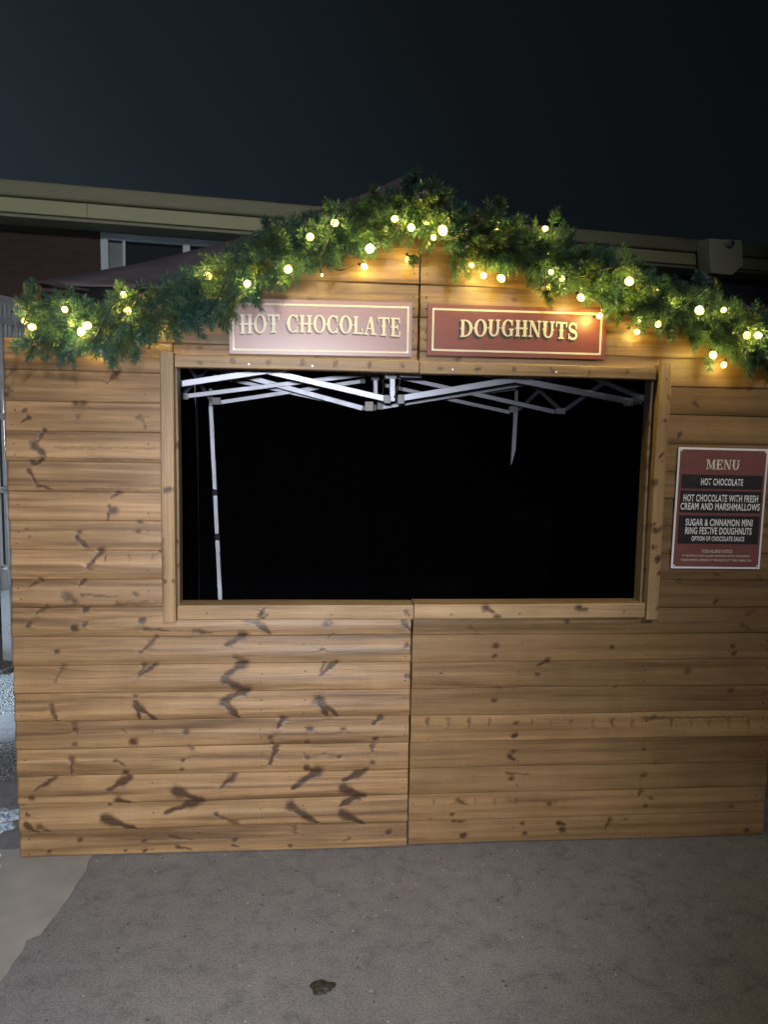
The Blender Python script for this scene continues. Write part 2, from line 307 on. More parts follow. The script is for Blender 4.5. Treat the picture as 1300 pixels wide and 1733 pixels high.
# cladding board: (depth, height) profile, bottom edge thick, top edge tucked behind the next
PROF = [(.006,0.0),(-.0125,0.0),(-.0150,.03),(-.0160,.12),(-.0160,.24),(-.0150,.37),(-.0128,.50),(-.0104,.62),(-.0090,.76),(-.0070,.90),(-.0058,1.03),(.006,1.03)]
_p = np.array(PROF); _v = np.concatenate([[0], _p[1:-1,1], [1.03]])
_f = np.concatenate([_p[1:3,1], np.linspace(.06, 1.0, 21), [1.03]])
PROF = [(.006, 0.0)] + [(float(np.interp(q, _p[1:-1,1], _p[1:-1,0])), float(q)) for q in _f] + [(.006, 1.03)]
class Cladding:
    def __init__(s, relief=.95): s.rel = relief; s.V=[]; s.Fc=[]; s.n=0; s.seed=[]; s.tone=[]
    def board(s, xl, xr, z0, z1, step=.006, flip=0):
        """xl, xr: functions of z giving the two ends"""
        P = np.array(PROF)*np.array([s.rel,1.0]); P[[0,-1],0] = .006
        zz = z0+P[:,1]*(z1-z0); zz = np.minimum(zz, z1+.004)
        yy = P[:,0]*1.0 + random.uniform(-.0012,.0012)
        L0 = np.array([xl(z) for z in zz]); R0 = np.array([xr(z) for z in zz])
        if (R0-L0).max() < .01: return
        R0 = np.maximum(R0, L0+.002)
        m = max(3, int((R0-L0).max()/step)); u = np.linspace(0,1,m)
        X = L0[None,:]*(1-u[:,None]) + R0[None,:]*u[:,None]; n = len(P)
        bow = .0018*np.sin(X*3.1+random.uniform(0,6)) ; Y = yy[None,:] + np.where(np.arange(n)[None,:] < 1, 0, bow) ; Y[:,0]=.006; Y[:,-1]=.006
        Z = np.broadcast_to(zz[None,:], X.shape) + .0012*np.sin(X*4.3+z0*40)
        s.V.append(np.stack([X,Y,Z],-1).reshape(-1,3)); b = s.n
        i = np.arange(m-1)[:,None]; j = np.arange(n)[None,:]; j2 = (j+1)%n
        f = np.stack([b+i*n+j, b+i*n+j2, b+(i+1)*n+j2, b+(i+1)*n+j],-1).reshape(-1,4)
        s.Fc += f.tolist(); s.Fc.append([b+q for q in range(n)][::-1]); s.Fc.append([b+(m-1)*n+q for q in range(n)])
        s.n += m*n; s.seed += [random.uniform(0,60)]*(m*n); s.tone += [random.uniform(.1,1)]*(m*n)
    def build(s, name, m, parent, nails=None):
        nfw = len(s.Fc)
        if nails:
            b = s.n; s.V.append(np.array(nails.v)); s.Fc += [[i+b for i in f] for f in nails.f]; s.n += len(nails.v); s.seed += [0]*len(nails.v); s.tone += [.5]*len(nails.v)
        V = np.concatenate(s.V); me = bpy.data.meshes.new(name); me.from_pydata(V.tolist(), [], s.Fc); me.update()
        kf, wp = knot_field(V[:,0], V[:,2]); sd = np.array(s.seed)
        set_attr(me, kf, np.stack([V[:,0]+sd, V[:,2]+wp, sd],-1), np.array(s.tone))
        me.polygons.foreach_set('use_smooth', [len(p.vertices) == 4 for p in me.polygons])
        if nails:
            me.materials.append(m); me.materials.append(M_nail); me.polygons.foreach_set('material_index', [0 if i < nfw else 1 for i in range(len(me.polygons))]); m = None
        o = link(name, me, m, parent)
        return o
def timber(name, a, b, axis, m, parent, nk=6, step=.008, lab=None, round_=.004, kn=None):
    """a planed timber from corner a to corner b, grain along axis 'x' or 'z', rounded long edges"""
    (x0,y0,z0),(x1,y1,z1) = a, b
    lo, hi, c0, c1 = (x0,x1,z0,z1) if axis == 'x' else (z0,z1,x0,x1)
    r = round_; cs = []
    nf = max(4, int((c1-c0)/.006))
    ring = [(y1, c0), (y0+r, c0), (y0+r*.3, c0+r*.3)] + [(y0, c0+r+(c1-c0-2*r)*q/nf) for q in range(nf+1)] + [(y0+r*.3, c1-r*.3), (y0+r, c1), (y1, c1)]
    ring = np.array(ring); n = len(ring); mm = max(4, int((hi-lo)/step)); u = np.linspace(lo, hi, mm); ph = random.uniform(0,6)
    wob = .0010*np.sin(u*5+ph)
    V = np.zeros((mm, n, 3)); A = np.broadcast_to(u[:,None], (mm,n)); C = np.broadcast_to(ring[:,1][None,:], (mm,n)) + wob[:,None]; Yv = np.broadcast_to(ring[:,0][None,:], (mm,n))
    V[:,:,1] = Yv
    if axis == 'x': V[:,:,0] = A; V[:,:,2] = C
    else: V[:,:,2] = A; V[:,:,0] = C
    V = V.reshape(-1,3); i = np.arange(mm-1)[:,None]; j = np.arange(n)[None,:]; j2=(j+1)%n
    f = np.stack([i*n+j, i*n+j2, (i+1)*n+j2, (i+1)*n+j],-1).reshape(-1,4).tolist(); f.append(list(range(n))[::-1]); f.append([(mm-1)*n+q for q in range(n)])
    me = bpy.data.meshes.new(name); me.from_pydata(V.tolist(), [], f); me.update()
    al = A.reshape(-1).copy(); cc = (C.reshape(-1) + (Yv.reshape(-1)-y0)*.8)
    kk = []
    for _ in range(nk):
        p = random.uniform(lo+.03, hi-.03); q = random.uniform(c0, c1); kk.append((p, q, p+random.uniform(-.012,.012), q+random.uniform(-.012,.012), random.uniform(.005,.010), random.uniform(.7,1.1)))
    if kn: kk = kn
    kf, wp = knot_field(al, cc, np.array(kk) if kk else np.zeros((0,6))); sd = random.uniform(0,60)
    set_attr(me, kf, np.stack([al+sd, cc+wp, np.full_like(al, sd)],-1), np.full(len(al), random.uniform(.4,1)))
    bmfix(me); o = link(name, me, m, parent)
    if lab: o['label'] = lab
    return o
def bmfix(me):
    import bmesh
    bm = bmesh.new(); bm.from_mesh(me); bmesh.ops.recalc_face_normals(bm, faces=bm.faces); bm.to_mesh(me); bm.free()

stall = empty('market_stall', (0,0,0), 'wooden market stall front of brown stained boards with a wide serving opening', 'market stall')
XL, XR, PIT = -1.439, 1.444, .1046
OX0, OX1, OZ0, OZ1 = -.868, .905, .955, 1.803      # serving opening behind the trim
# gable edges, measured on the wall plane
GA = at(42, 572, 0); GP = at(722, 322, 0); GP.x = 0.0
sl = (GP.z-GA.z)/(0-GA.x)
def gl(z): return GA.x + (z-GA.z)/sl
jit = lambda: random.uniform(-.0025,.0025)
GAP = .0028
for side in (-1, 1):
    c = Cladding(.95 if side < 0 else .48); g = Cladding(.6)
    off = 0 if side < 0 else -.003
    for r in range(0, 18):
        z0 = max(.004, r*PIT+off); z1 = (r+1)*PIT+off; j1 = jit(); j2 = jit()*.4
        if side < 0: full = (XL+j1, -GAP+j2); sidep = (XL+j1, OX0)
        else: full = (GAP+j2, XR+j1); sidep = (OX1, XR+j1)
        if r <= 8: c.board(lambda z: full[0], lambda z: full[1], z0, z1 if r<8 else min(z1, OZ0))
        else: c.board(lambda z: sidep[0], lambda z: sidep[1], z0, z1)
    top = 18*PIT+off
    # the strip above the opening, then the gable boards
    if side < 0: g.board(lambda z: OX0+.002, lambda z: -GAP, OZ1, top-.001)
    else: g.board(lambda z: GAP, lambda z: OX1-.002, OZ1, top-.001)
    rows = [top, 1.999, 2.113, 2.231, 2.345, 2.46, 2.56]
    for a, b in zip(rows, rows[1:]):
        if a > GP.z-.01: break
        b = min(b, GP.z-.004)
        if side < 0: g.board(lambda z: min(max(XL, gl(z)), -GAP-.003), lambda z: -GAP, a, b)
        else: g.board(lambda z: GAP, lambda z: max(min(XR, -gl(z)), GAP+.003), a, b)
    # nails
    nb = MB(); ng = MB()
    xs = ([-1.41, -.96, -.56, -.02, -.40] if side < 0 else [.02, .42, .92, 1.41])
    for r in range(0, 18):
        for x in xs:
            if r >= 8 and OX0-.02 < x < OX1+.02: continue
            for q in (.25, .62):
                if random.random() < .2: continue
                xx = x+random.uniform(-.006,.006); zz = (r+q)*PIT+random.uniform(-.008,.008)
                yy = (-.0149 if q < .4 else -.0108)*(1 if side < 0 else .5)
                nb.tube([(xx, yy+.002, zz), (xx, yy-.0016, zz)], .0024, 7)
    for zz in (1.92, 1.95, 2.03, 2.07, 2.15, 2.19, 2.26):
        for x in ((-.022,) if side < 0 else (.024,)):
            ng.tube([(x, -.010, zz), (x, -.0165, zz)], .0026, 7)
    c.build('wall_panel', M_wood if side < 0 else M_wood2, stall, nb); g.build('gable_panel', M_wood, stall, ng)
# trim: the dark uprights behind, then posts, lintels and sills
P0, P1, P2, P3 = -.905, -.855, .883, .931
timber('lintel', (P1+.0005, -.044, 1.799), (-.0018, .02, 1.843), 'x', M_trim, stall, 9, kn=[(-.78+random.uniform(0,.02)+i*.118, 1.82+random.uniform(-.015,.015), -.77+i*.118, 1.82, .006, .8) for i in range(7)])
timber('lintel', (.0018, -.042, 1.797), (P3-.055, .02, 1.841), 'x', M_trim, stall, 9, kn=[(.06+i*.14+random.uniform(0,.03), 1.82+random.uniform(-.012,.012), .065+i*.14, 1.82, .006, .75) for i in range(6)])
timber('sill', (P1+.0005, -.044, .903), (-.0018, .045, .957), 'x', M_trim, stall, 5, kn=[(-.56,.925,-.545,.945,.010,.95),(-.55,.91,-.53,.93,.006,.8),(-.03,.935,-.018,.92,.010,.8),(-.3,.92,-.3,.921,.004,.8),(-.75,.93,-.75,.931,.004,.8)])
timber('sill', (.0018, -.044, .905), (P2-.0005, .045, .960), 'x', M_trim, stall, 5, kn=[(.27,.945,.30,.93,.011,.95),(.31,.915,.33,.91,.009,.8),(.62,.945,.66,.938,.011,.85),(.40,.925,.40,.926,.005,.8),(.14,.92,.14,.921,.005,.8),(.8,.93,.8,.931,.005,.8)])
timber('post', (P0, -.056, .900), (P1-.0035, .0, 1.849), 'z', M_trim, stall, 5, kn=[(1.375,-.885,1.375,-.870,.010,1.0),(1.055,-.897,1.05,-.895,.007,1.0),(1.05,-.867,1.05,-.865,.006,1.0),(1.2,-.9,.95,-.9,.006,.5)])
timber('post', (P2+.003, -.056, .902), (P3, .0, 1.851), 'z', M_trim, stall, 12)
timber('stud', (P1-.003, -.030, .957), (P1+.007, .03, 1.799), 'z', M_darktrim, stall, 3)
timber('stud', (P2-.013, -.022, .960), (P2-.003, .035, 1.797), 'z', M_darktrim, stall, 6)
timber('corner_post', (at(42,500,.03).x, .012, 1.2), (at(42,500,.03).x+.045, .06, at(42,481,.03).z), 'z', M_trim, stall, 3)
timber('corner_post', (XR-.08, .012, 1.2), (XR-.035, .06, at(42,481,.03).z-.02), 'z', M_trim, stall, 3)
# screws catching the lamp light on the trim
for x in (-.60, -.38, .12, .5): MB().tube([(x,-.0425,1.815),(x,-.0452,1.815)], .0035, 8).build('screw', M_steel, stall)
for z in (1.80, 1.5, 1.18): MB().tube([(P3-.02,-.055,z),(P3-.02,-.0572,z)], .003, 8).build('screw', M_nail, stall)
# side frames of the stall running back from the front
timber('side_rail', (XL+.02, .012, .25), (XL+.06, .05, 1.78), 'z', M_darktrim, stall, 2)

# ------------------------------------------------------------------ folding gazebo behind the stall front
DA, DB, DC = CAM.y+3.45, CAM.y+4.58, CAM.y+5.42
gz_ = empty('folding_gazebo', (at(660,700,DB).x, DB, 0), 'folding gazebo with pale steel scissor frame and black curtains inside the stall', 'gazebo')
def bar(p0, p1, D, wd, name='scissor_bar', m=M_steel, dy=0.0, depth=.016, D1=None):
    a = at(*p0, D); b = at(*p1, D if D1 is None else D1); mb = MB(); a.y += dy; b.y += dy
    mb.bar(a, b, wd, depth, (0,1,0) if False else (0,0,1)); return mb.build(name, m, gz_, bevel=.002)
def ext(p, q, f): return (p[0]+(q[0]-p[0])*f, p[1]+(q[1]-p[1])*f)
# front truss A
bar((238,660), (452,628), DA, .027); bar((452,628), ext((238,660),(452,628),1.95), DA, .027)
bar(ext((654,675),(452,628),2.0), (654,675), DA, .027, dy=.02)
bar((680,674), ext((680,674),(873,642),2.0), DA, .028, dy=-.004); bar(ext((1072,680),(873,642),2.0), (1072,680), DA, .028, dy=.018)
# middle truss B
bar((312,671), (632,632), DB, .026); bar(ext((614,691),(474,653),2.0), (614,691), DB, .030, dy=.02)
bar((642,690), (944,641), DB, .026, dy=.0); bar(ext((940,697),(792,664),2.0), (940,697), DB, .026, dy=.02)
# rear truss C
bar((374,681), (614,645), DC, .028); bar(ext((620,692),(490,664),2.0), (620,692), DC, .026, dy=.02)
bar((640,689), (873,657), DC, .026); bar(ext((864,698),(758,675),2.0), (864,698), DC, .026, dy=.02)
# side trusses
for s_, (pa, pb, pc) in ((0, ((243,657),(312,671),(368,680))), (1, ((1100,681),(945,695),(870,693)))):
    for (p, Dp), (q, Dq) in (((pa, DA),(pb, DB)), ((pb, DB),(pc, DC))):
        A = at(*p, Dp); B = at(*q, Dq); A.x += (.02 if s_ else -.02); B.x += (.02 if s_ else -.02)
        H = Vector((0,0,.27)); hx = Vector((.018 if s_ else -.018, 0, 0))
        mb = MB(); mb.bar(A, B+H, .024, .014); mb.build('scissor_bar', M_steel, gz_, bevel=.002)
        mb = MB(); mb.bar(A+H+hx, B+hx, .024, .014); mb.build('scissor_bar', M_steel, gz_, bevel=.002)
# corner brackets and middle brackets
def joint(px, py, D, w_=.045, h=.045, m=M_joint, d=.05, dy=0):
    c = at(px, py, D); mb = MB(); mb.box((c.x-w_/2, c.y-d/2+dy, c.z-h/2), (c.x+w_/2, c.y+d/2+dy, c.z+h/2))
    mb.box((c.x-w_*.32, c.y-d*.62+dy, c.z-h*.3), (c.x+w_*.32, c.y-d*.5+dy, c.z+h*.3))
    return mb.build('bracket', m, gz_, bevel=.004)
joint(1078,678,DA,.035,.035); joint(1064,682,DA,.03,.03); joint(948,696,DB,.05,.035); joint(868,693,DC,.055,.045); joint(314,671,DB,.035,.036); joint(367,679,DC,.055,.048)
joint(624,688,DB,.05,.055,M_whitejoint,.06,-.02); joint(643,686,DB,.035,.05); joint(655,676,DA,.03,.036); joint(678,676,DA,.03,.040); joint(632,690,DC,.04,.04)
joint(635,637,DB,.045,.05); joint(661,634,DA,.05,.04,M_joint); joint(695,637,DA,.10,.014,M_steel); joint(614,645,DC,.035,.035)
# centre uprights and black straps
def vbar(px, y0, y1, D, w_, m=M_steel, name='centre_post', dx=0, px1=None):
    a = at(px, y0, D); b = at(px if px1 is None else px1, y1, D); mb = MB(); mb.bar(a, b, w_, w_, (1,0,0)); return mb.build(name, m, gz_, bevel=.003)
vbar(664, 622, 680, DA, .026); vbar(635, 632, 676, DB, .026, px1=636)
vbar(643, 634, 654, DB-.06, .008, M_black, 'strap', px1=650); vbar(679, 640, 674, DA-.03, .009, M_black, 'strap', px1=668); vbar(650, 632, 668, DA-.03, .006, M_black, 'strap', px1=648)
# legs: three telescoping sections with dark collars
def leg(px0, py0, px1, py1, D, cuts, w_=.033):
    a, b = at(px0, py0, D), at(px1, py1, D); d = (b-a)
    foot = a + d*(a.z/(a.z-b.z)); last = a
    mb = MB(); mb.bar(at(cuts[0][0], cuts[0][1], D) if False else a, foot, w_*.86, w_*.86, (1,0,0)); lg = mb.build('leg', M_steel, gz_, bevel=.002)
    for i, cy in enumerate(cuts):
        t = (cy-py0)/(py1-py0); p = a+d*t; mb = MB(); mb.obox(p, (w_*.56,0,0), (0,w_*.56,0), (0,0,.022)); cb = mb.build('leg_collar', M_black, gz_, bevel=.003)
    top = MB(); top.bar(a+Vector((0,0,.12)), a+Vector((0,0,-.02)), w_*.7, w_*.7, (1,0,0)); top.build('leg_top', M_joint, gz_, bevel=.002)
    mb = MB(); mb.box((foot.x-.05, foot.y-.05, .0), (foot.x+.05, foot.y+.05, .006)); mb.build('foot_plate', M_steel, gz_)
leg(357,688,373,1014,DC,[831,906])
leg(873,690,855,1014,DC,[790])
leg(236,660,262,1014,DA,[860])
leg(1124,684,1118,1014,DA,[860])
# black curtains: back and sides, softly pleated
def curtain(p, q, z0, z1, amp=.025, wave=.35, name='curtain', cut=None):
    p, q = Vector(p), Vector(q); Ls = (q-p).length; n = max(12, int(Ls/.05)); nz_ = 14; d = (q-p).normalized(); nr = Vector((-d.y, d.x, 0)); ph = random.uniform(0,6)
    v = []; f = []
    for i in range(n+1):
        for j in range(nz_+1):
            u = i/n; z = z0+(z1-z0)*j/nz_; a = amp*math.sin(u*Ls/wave*2*PI+ph+.6*math.sin(z*2)); s_ = u
            if cut: c0_ = cut(z)/Ls; s_ = c0_+(1-c0_)*u
            v.append(p + d*(Ls*s_) + nr*a + Vector((0,0,z)))
    for i in range(n):
        for j in range(nz_): a = i*(nz_+1)+j; f.append((a, a+nz_+1, a+nz_+2, a+1))
    mb = MB(); mb.add(v, f); o = mb.build(name, M_tarp, gz_, smooth=True)
    so = o.modifiers.new('solid', 'SOLIDIFY'); so.thickness = .002; return o
XA0, XA1 = at(236,700,DA).x-.08, at(1124,700,DA).x+.10
curtain((XA0, DC+.13, 0), (XA1+.05, DC+.10, 0), .02, 2.25)
curtain((XA0, .30, 0), (XA0, DC+.12, 0), .02, 2.05); curtain((XA1+.03, .30, 0), (XA1+.03, DC+.12, 0), .02, 2.05)
# a second curtain overlaps the right rear leg, pulled back at the top
cx0 = at(858, 790, DC-.06).x
def cut_(z):
    zt = at(866,700,DC-.06).z; zb = at(858,822,DC-.06).z
    t = (zt-z)/(zt-zb); return .125*(1-min(1,max(0,t)))
cur = curtain((cx0-.005, DC-.07, 0), (XA1+.02, DC-.05, 0), .02, at(866,700,DC-.06).z+.01, amp=.012, wave=.5, cut=lambda z: max(0, cut_(z)))
# canopy: pyramid of cloth with a drawn-out peak
ec = at(45, 481, .075); XC0 = ec.x; ZE = ec.z; XC1 = XR-.12; YF, YB = .075, 2.95
apx = at(684, 304, (YF+YB)/2); apx_xy = (apx.x, apx.y)
SIL = [(-200,520),(45,480),(169,459),(237,447),(338,422),(411,402),(492,374),(522,362),(600,335),(644,318),(671,302),(684,298),(800,300)]
def hip_h(x, y):                        # height at which the front hip shows the measured roof line
    h = 2.3
    for _ in range(12):
        d = Vector((x, y, h))-CAM; px = 650+F*d.dot(RT)/d.dot(fwd); ty = float(np.interp(px, [a for a, _ in SIL], [b for _, b in SIL]))
        py = 866.5-F*d.dot(UP)/d.dot(fwd); h += (py-ty)*d.dot(fwd)/F
    return h
def canopy(z_e, zp):
    v = []; f = []; nr_, ns = 24, 24
    cs = [(XC0,YF),(XC1,YF),(XC1,YB),(XC0,YB)]
    per = []
    for kx in range(4):
        a, b = cs[kx], cs[(kx+1)%4]
        for i in range(ns): per.append((a[0]+(b[0]-a[0])*i/ns, a[1]+(b[1]-a[1])*i/ns, i/ns))
    for r in range(nr_+1):
        t = r/nr_*.985
        h = hip_h(XC0+(apx_xy[0]-XC0)*t, YF+(apx_xy[1]-YF)*t)
        for (x, y, e_) in per:
            sag = -.06*math.sin(PI*e_)*math.sin(PI*t)*(1-t)
            v.append((x+(apx_xy[0]-x)*t, y+(apx_xy[1]-y)*t, h+sag+.004*math.sin(x*23+y*17)*(1-t)))
    n = len(per)
    for r in range(nr_):
        for i in range(n): f.append((r*n+i, r*n+(i+1)%n, (r+1)*n+(i+1)%n, (r+1)*n+i))
    f.append(tuple(nr_*n+i for i in range(n)))
    return v, f
v, f = canopy(ZE, apx.z); mb = MB(); mb.add(v, f); cn = mb.build('canopy', M_canopy, gz_, smooth=True); so = cn.modifiers.new('solid', 'SOLIDIFY'); so.thickness = .003; so.offset = -1
mb = MB()
for a, b in (((XC0,YF),(XC0,YB)), ((XC1,YF),(XC1,YB)), ((XC0,YB),(XC1,YB))):
    mb.box((min(a[0],b[0])-.004, min(a[1],b[1])-.004, ZE-.16), (max(a[0],b[0])+.004, max(a[1],b[1])+.004, ZE+.002))
mb.build('valance', M_canopyhem, gz_)
# folds gathered at the front corner
mb = MB(); pts = [at(40,482,.07), at(75,477,.068), at(110,486,.068), at(150,492,.068)]; mb.tube(pts, [.006,.010,.009,.004], 8); pts = [at(44,490,.066), at(90,492,.066), at(140,500,.066)]; mb.tube(pts, [.006,.008,.004], 8)
mb.build('canopy_fold', M_canopyhem, gz_, smooth=True)

# ------------------------------------------------------------------ lettering
def arc(cx, cy, rx, ry, t0, t1, w0, w1, n=22):
    """thick/thin elliptical stroke: w0 where the stroke runs upright, w1 where it runs level"""
    o = []; i_ = []
    for q in range(n+1):
        t = math.radians(t0+(t1-t0)*q/n); c, s_ = math.cos(t), math.sin(t)
        o.append((cx+rx*c, cy+ry*s_)); i_.append((cx+(rx-w0)*c, cy+(ry-w1)*s_))
    return [(o[q], o[q+1], i_[q+1], i_[q]) for q in range(n)]
R_ = lambda x0,y0,x1,y1: [((x0,y0),(x1,y0),(x1,y1),(x0,y1))]
def spur(x, y=.5, d=.055): return [((x-d,y),(x,y-d*1.1),(x+d,y),(x,y+d*1.1))]
def stem(x, w_=.2, s_=.06): return R_(x,.0,x+w_,1)+R_(x-s_,0,x+w_+s_,.085)+R_(x-s_,.915,x+w_+s_,1)
def stroke(pts, ws):
    out = []; P_ = [Vector((*p,0)) for p in pts]; n = len(P_); e_ = []
    for i, p in enumerate(P_):
        d = (P_[min(i+1,n-1)]-P_[max(i-1,0)]).normalized(); q = Vector((-d.y,d.x,0))*ws[i]/2; e_.append((p+q, p-q))
    for i in range(n-1): out.append(tuple((w_.x,w_.y) for w_ in (e_[i][0], e_[i][1], e_[i+1][1], e_[i+1][0])))
    return out
def s_glyph():
    pts = [];ws=[]
    for q in range(27):
        t = q/26
        if t < .5: a = math.radians(25+ (t/.5)*245); pts.append((.31+.235*math.cos(a), .735+.215*math.sin(a)))
        else: a = math.radians(90-((t-.5)/.5)*245); pts.append((.31+.25*math.cos(a), .275+.225*math.sin(a)))
        ws.append(.09+.13*max(0, 1-abs(t-.5)/.22) if abs(t-.5)<.22 else .09+.05*math.sin(min(t,1-t)*10))
    return stroke(pts, ws) + R_(.51,.66,.57,.98) + R_(.03,.02,.09,.36)
G = {
 'H': (.82, stem(.07)+stem(.55)+R_(.2,.45,.6,.55)+spur(.03)+spur(.79)),
 'O': (.84, arc(.42,.5,.42,.52,0,360,.2,.075,40)+spur(.0)+spur(.84)),
 'T': (.76, R_(.28,0,.48,1)+R_(.19,0,.57,.085)+R_(0,.90,.76,1)+R_(0,.70,.07,1)+R_(.69,.70,.76,1)+spur(.27)+spur(.49)),
 'C': (.76, arc(.42,.5,.42,.52,48,312,.2,.075,32)+R_(.64,.64,.72,1.0)+R_(.64,.0,.72,.30)+spur(.0)),
 'L': (.66, stem(.07)+R_(.07,0,.64,.10)+R_(.56,0,.64,.34)+spur(.05)),
 'A': (.86, [((.02,0),(.12,0),(.47,1),(.37,1))]+[((.52,0),(.75,0),(.53,1),(.33,1))]+R_(.2,.30,.62,.38)+R_(-.04,0,.24,.085)+R_(.44,0,.86,.085)),
 'E': (.70, stem(.07)+R_(.07,0,.66,.09)+R_(.07,.91,.64,1)+R_(.58,0,.66,.30)+R_(.56,.72,.64,1)+R_(.2,.46,.48,.55)+R_(.44,.36,.5,.66)+spur(.05)),
 'D': (.84, stem(.07)+arc(.30,.5,.52,.5,-90,90,.2,.085,26)+R_(.2,0,.31,.085)+R_(.2,.915,.31,1)+spur(.05)+spur(.82)),
 'U': (.82, R_(.07,.32,.27,1)+R_(.0,.915,.34,1)+R_(.58,.32,.72,1)+R_(.50,.915,.80,1)+arc(.395,.33,.325,.35,180,360,.17,.11,22)+spur(.05)+spur(.75)),
 'G': (.82, arc(.42,.5,.42,.52,48,312,.2,.075,32)+R_(.64,.66,.72,1.0)+R_(.56,.02,.74,.42)+R_(.48,.38,.82,.46)+spur(.0)),
 'N': (.84, R_(.09,0,.17,1)+R_(0,0,.26,.085)+R_(0,.915,.2,1)+[((.03,1),(.27,1),(.75,0),(.60,0))]+R_(.65,0,.73,1)+R_(.56,.915,.84,1)),
 'S': (.62, s_glyph()),
 'M': (1.02, R_(.10,0,.18,1)+R_(0,0,.28,.085)+R_(0,.915,.2,1)+[((.08,1),(.31,1),(.56,.05),(.46,.05))]+[((.46,.05),(.54,.05),(.84,1),(.76,1))]+R_(.74,0,.94,1)+R_(.68,0,1.02,.085)+R_(.84,.915,1.02,1)),
 ' ': (.34, [])}
def word_polys(txt, x0, x1, h, base, arch=0.0, grow=0.0):
    tot = sum(G[c][0] for c in txt)+.09*(len(txt)-1); sx = (x1-x0)/tot; x = 0; out = []; cx = tot/2
    for c in txt:
        wd, ps = G[c]
        for p in ps:
            q = []
            for (a, b) in p:
                X = x+a; u = (X-cx)/cx; hh = h*(1+grow*u*u)
                q.append((x0+X*sx, base + arch*(1-u*u) + b*hh))
            out.append(q)
        x += wd+.09
    return out
def extrude_polys(polys, place, y0, th, name, m, parent, dy=2e-5):
    """place(u, v, depth) -> world point; every piece a little prouder so that no faces coincide"""
    mb = MB()
    for i, p in enumerate(polys):
        ar = sum(p[j][0]*p[(j+1)%len(p)][1]-p[(j+1)%len(p)][0]*p[j][1] for j in range(len(p)))
        if abs(ar) < 1e-9: continue
        if ar < 0: p = p[::-1]
        n = len(p); d = y0+th+(i % 40)*dy
        vs = [place(a, b, d) for a, b in p] + [place(a, b, y0) for a, b in p]
        mb.add(vs, [tuple(range(n))] + [(j, j+n, (j+1)%n+n, (j+1)%n) for j in range(n)])
    return mb.build(name, m, parent)
def rect_frame(w_, h, ins_l, ins_t, ins_b, th):
    x0, x1, y0, y1 = ins_l, w_-ins_l, ins_b, h-ins_t
    return [[(x0,y0),(x1,y0),(x1,y0+th),(x0,y0+th)], [(x0,y1-th),(x1,y1-th),(x1,y1),(x0,y1)], [(x0,y0+th),(x0+th,y0+th),(x0+th,y1-th),(x0,y1-th)], [(x1-th,y0+th),(x1,y0+th),(x1,y1-th),(x1-th,y1-th)]]
def sign_paint(name, a, b, coat=1.0):
    def f(t, bs):
        tc = N(t, 'TexCoord'); mp = N(t, 'Mapping'); mp.inputs['Scale'].default_value = (3,3,30); L(t, tc.outputs['Object'], mp.inputs[0])
        n = N(t, 'TexNoise', i_Scale=4.0, i_Detail=5, i_Roughness=.65); L(t, mp.outputs[0], n.inputs['Vector'])
        L(t, ramp(t, n.outputs['Fac'], [(.3, a), (.7, b)]), bs.inputs['Base Color'])
        L(t, math_(t, 'MULTIPLY_ADD', n.outputs['Fac'], .16, .36), bs.inputs['Roughness']); bs.inputs['Coat Weight'].default_value = coat; bs.inputs['Coat Roughness'].default_value = .36; bs.inputs['Coat IOR'].default_value = 1.95
        n2 = N(t, 'TexNoise', i_Scale=5.0, i_Detail=1); L(t, tc.outputs['Object'], n2.inputs['Vector'])
        bp = N(t, 'Bump', i_Strength=.25, i_Distance=.01); L(t, n2.outputs['Fac'], bp.inputs['Height']); L(t, bp.outputs[0], bs.inputs['Normal'])
    return mat(name, a, .38, 0, .5, f)
M_sign = sign_paint('maroon_printed_sign', (.150,.036,.034), (.205,.052,.046))
M_sign2 = sign_paint('deep_red_printed_sign', (.150,.030,.026), (.200,.044,.036), .15)
M_menu = sign_paint('maroon_printed_menu', (.165,.058,.056), (.21,.076,.070), .1)
M_cream = mottled('cream_print', (.62,.58,.50), (.72,.68,.60), 30, .4, 0, 0)
M_white = mottled('white_print', (.80,.80,.82), (.88,.88,.90), 30, .4, 0, 0)
M_ink = mottled('dark_print', (.022,.018,.024), (.032,.026,.034), 30, .4, 0, 0)
M_shadowink = mottled('brown_black_print', (.032,.020,.020), (.045,.028,.026), 30, .4, 0, 0)
M_plumink = mottled('plum_print', (.085,.050,.070), (.10,.060,.082), 30, .4, 0, 0)
def sign(name, TL, TR, BL, BR, Yb, label, cat, m, th=.004):
    """corner points measured on the wall; returns the root and the placing function"""
    tl, tr, bl, br = (at(*p, Yb) for p in (TL, TR, BL, BR))
    w_ = ((tr-tl).length+(br-bl).length)/2; h = ((tl-bl).length+(tr-br).length)/2
    ex = ((tr-tl)+(br-bl)).normalized(); ez = Vector((-ex.z, 0, ex.x)); c = (tl+tr+bl+br)/4; O = c-ex*w_/2-ez*h/2
    root = empty(name, O, label, cat)
    place = lambda u, v_, d: O+ex*u+ez*v_+Vector((0,-1,0))*d
    extrude_polys([[(0,0),(w_,0),(w_,h),(0,h)]], place, 0, th, 'board', m, root)
    return root, place, w_, h
def screws(root, place, pts, d, r=.0035, m=None):
    for (u, v_) in pts:
        mb = MB(); a = place(u, v_, d); b = place(u, v_, d+.0018); mb.tube([a,b], r, 10); mb.build('screw', m or M_steel, root)
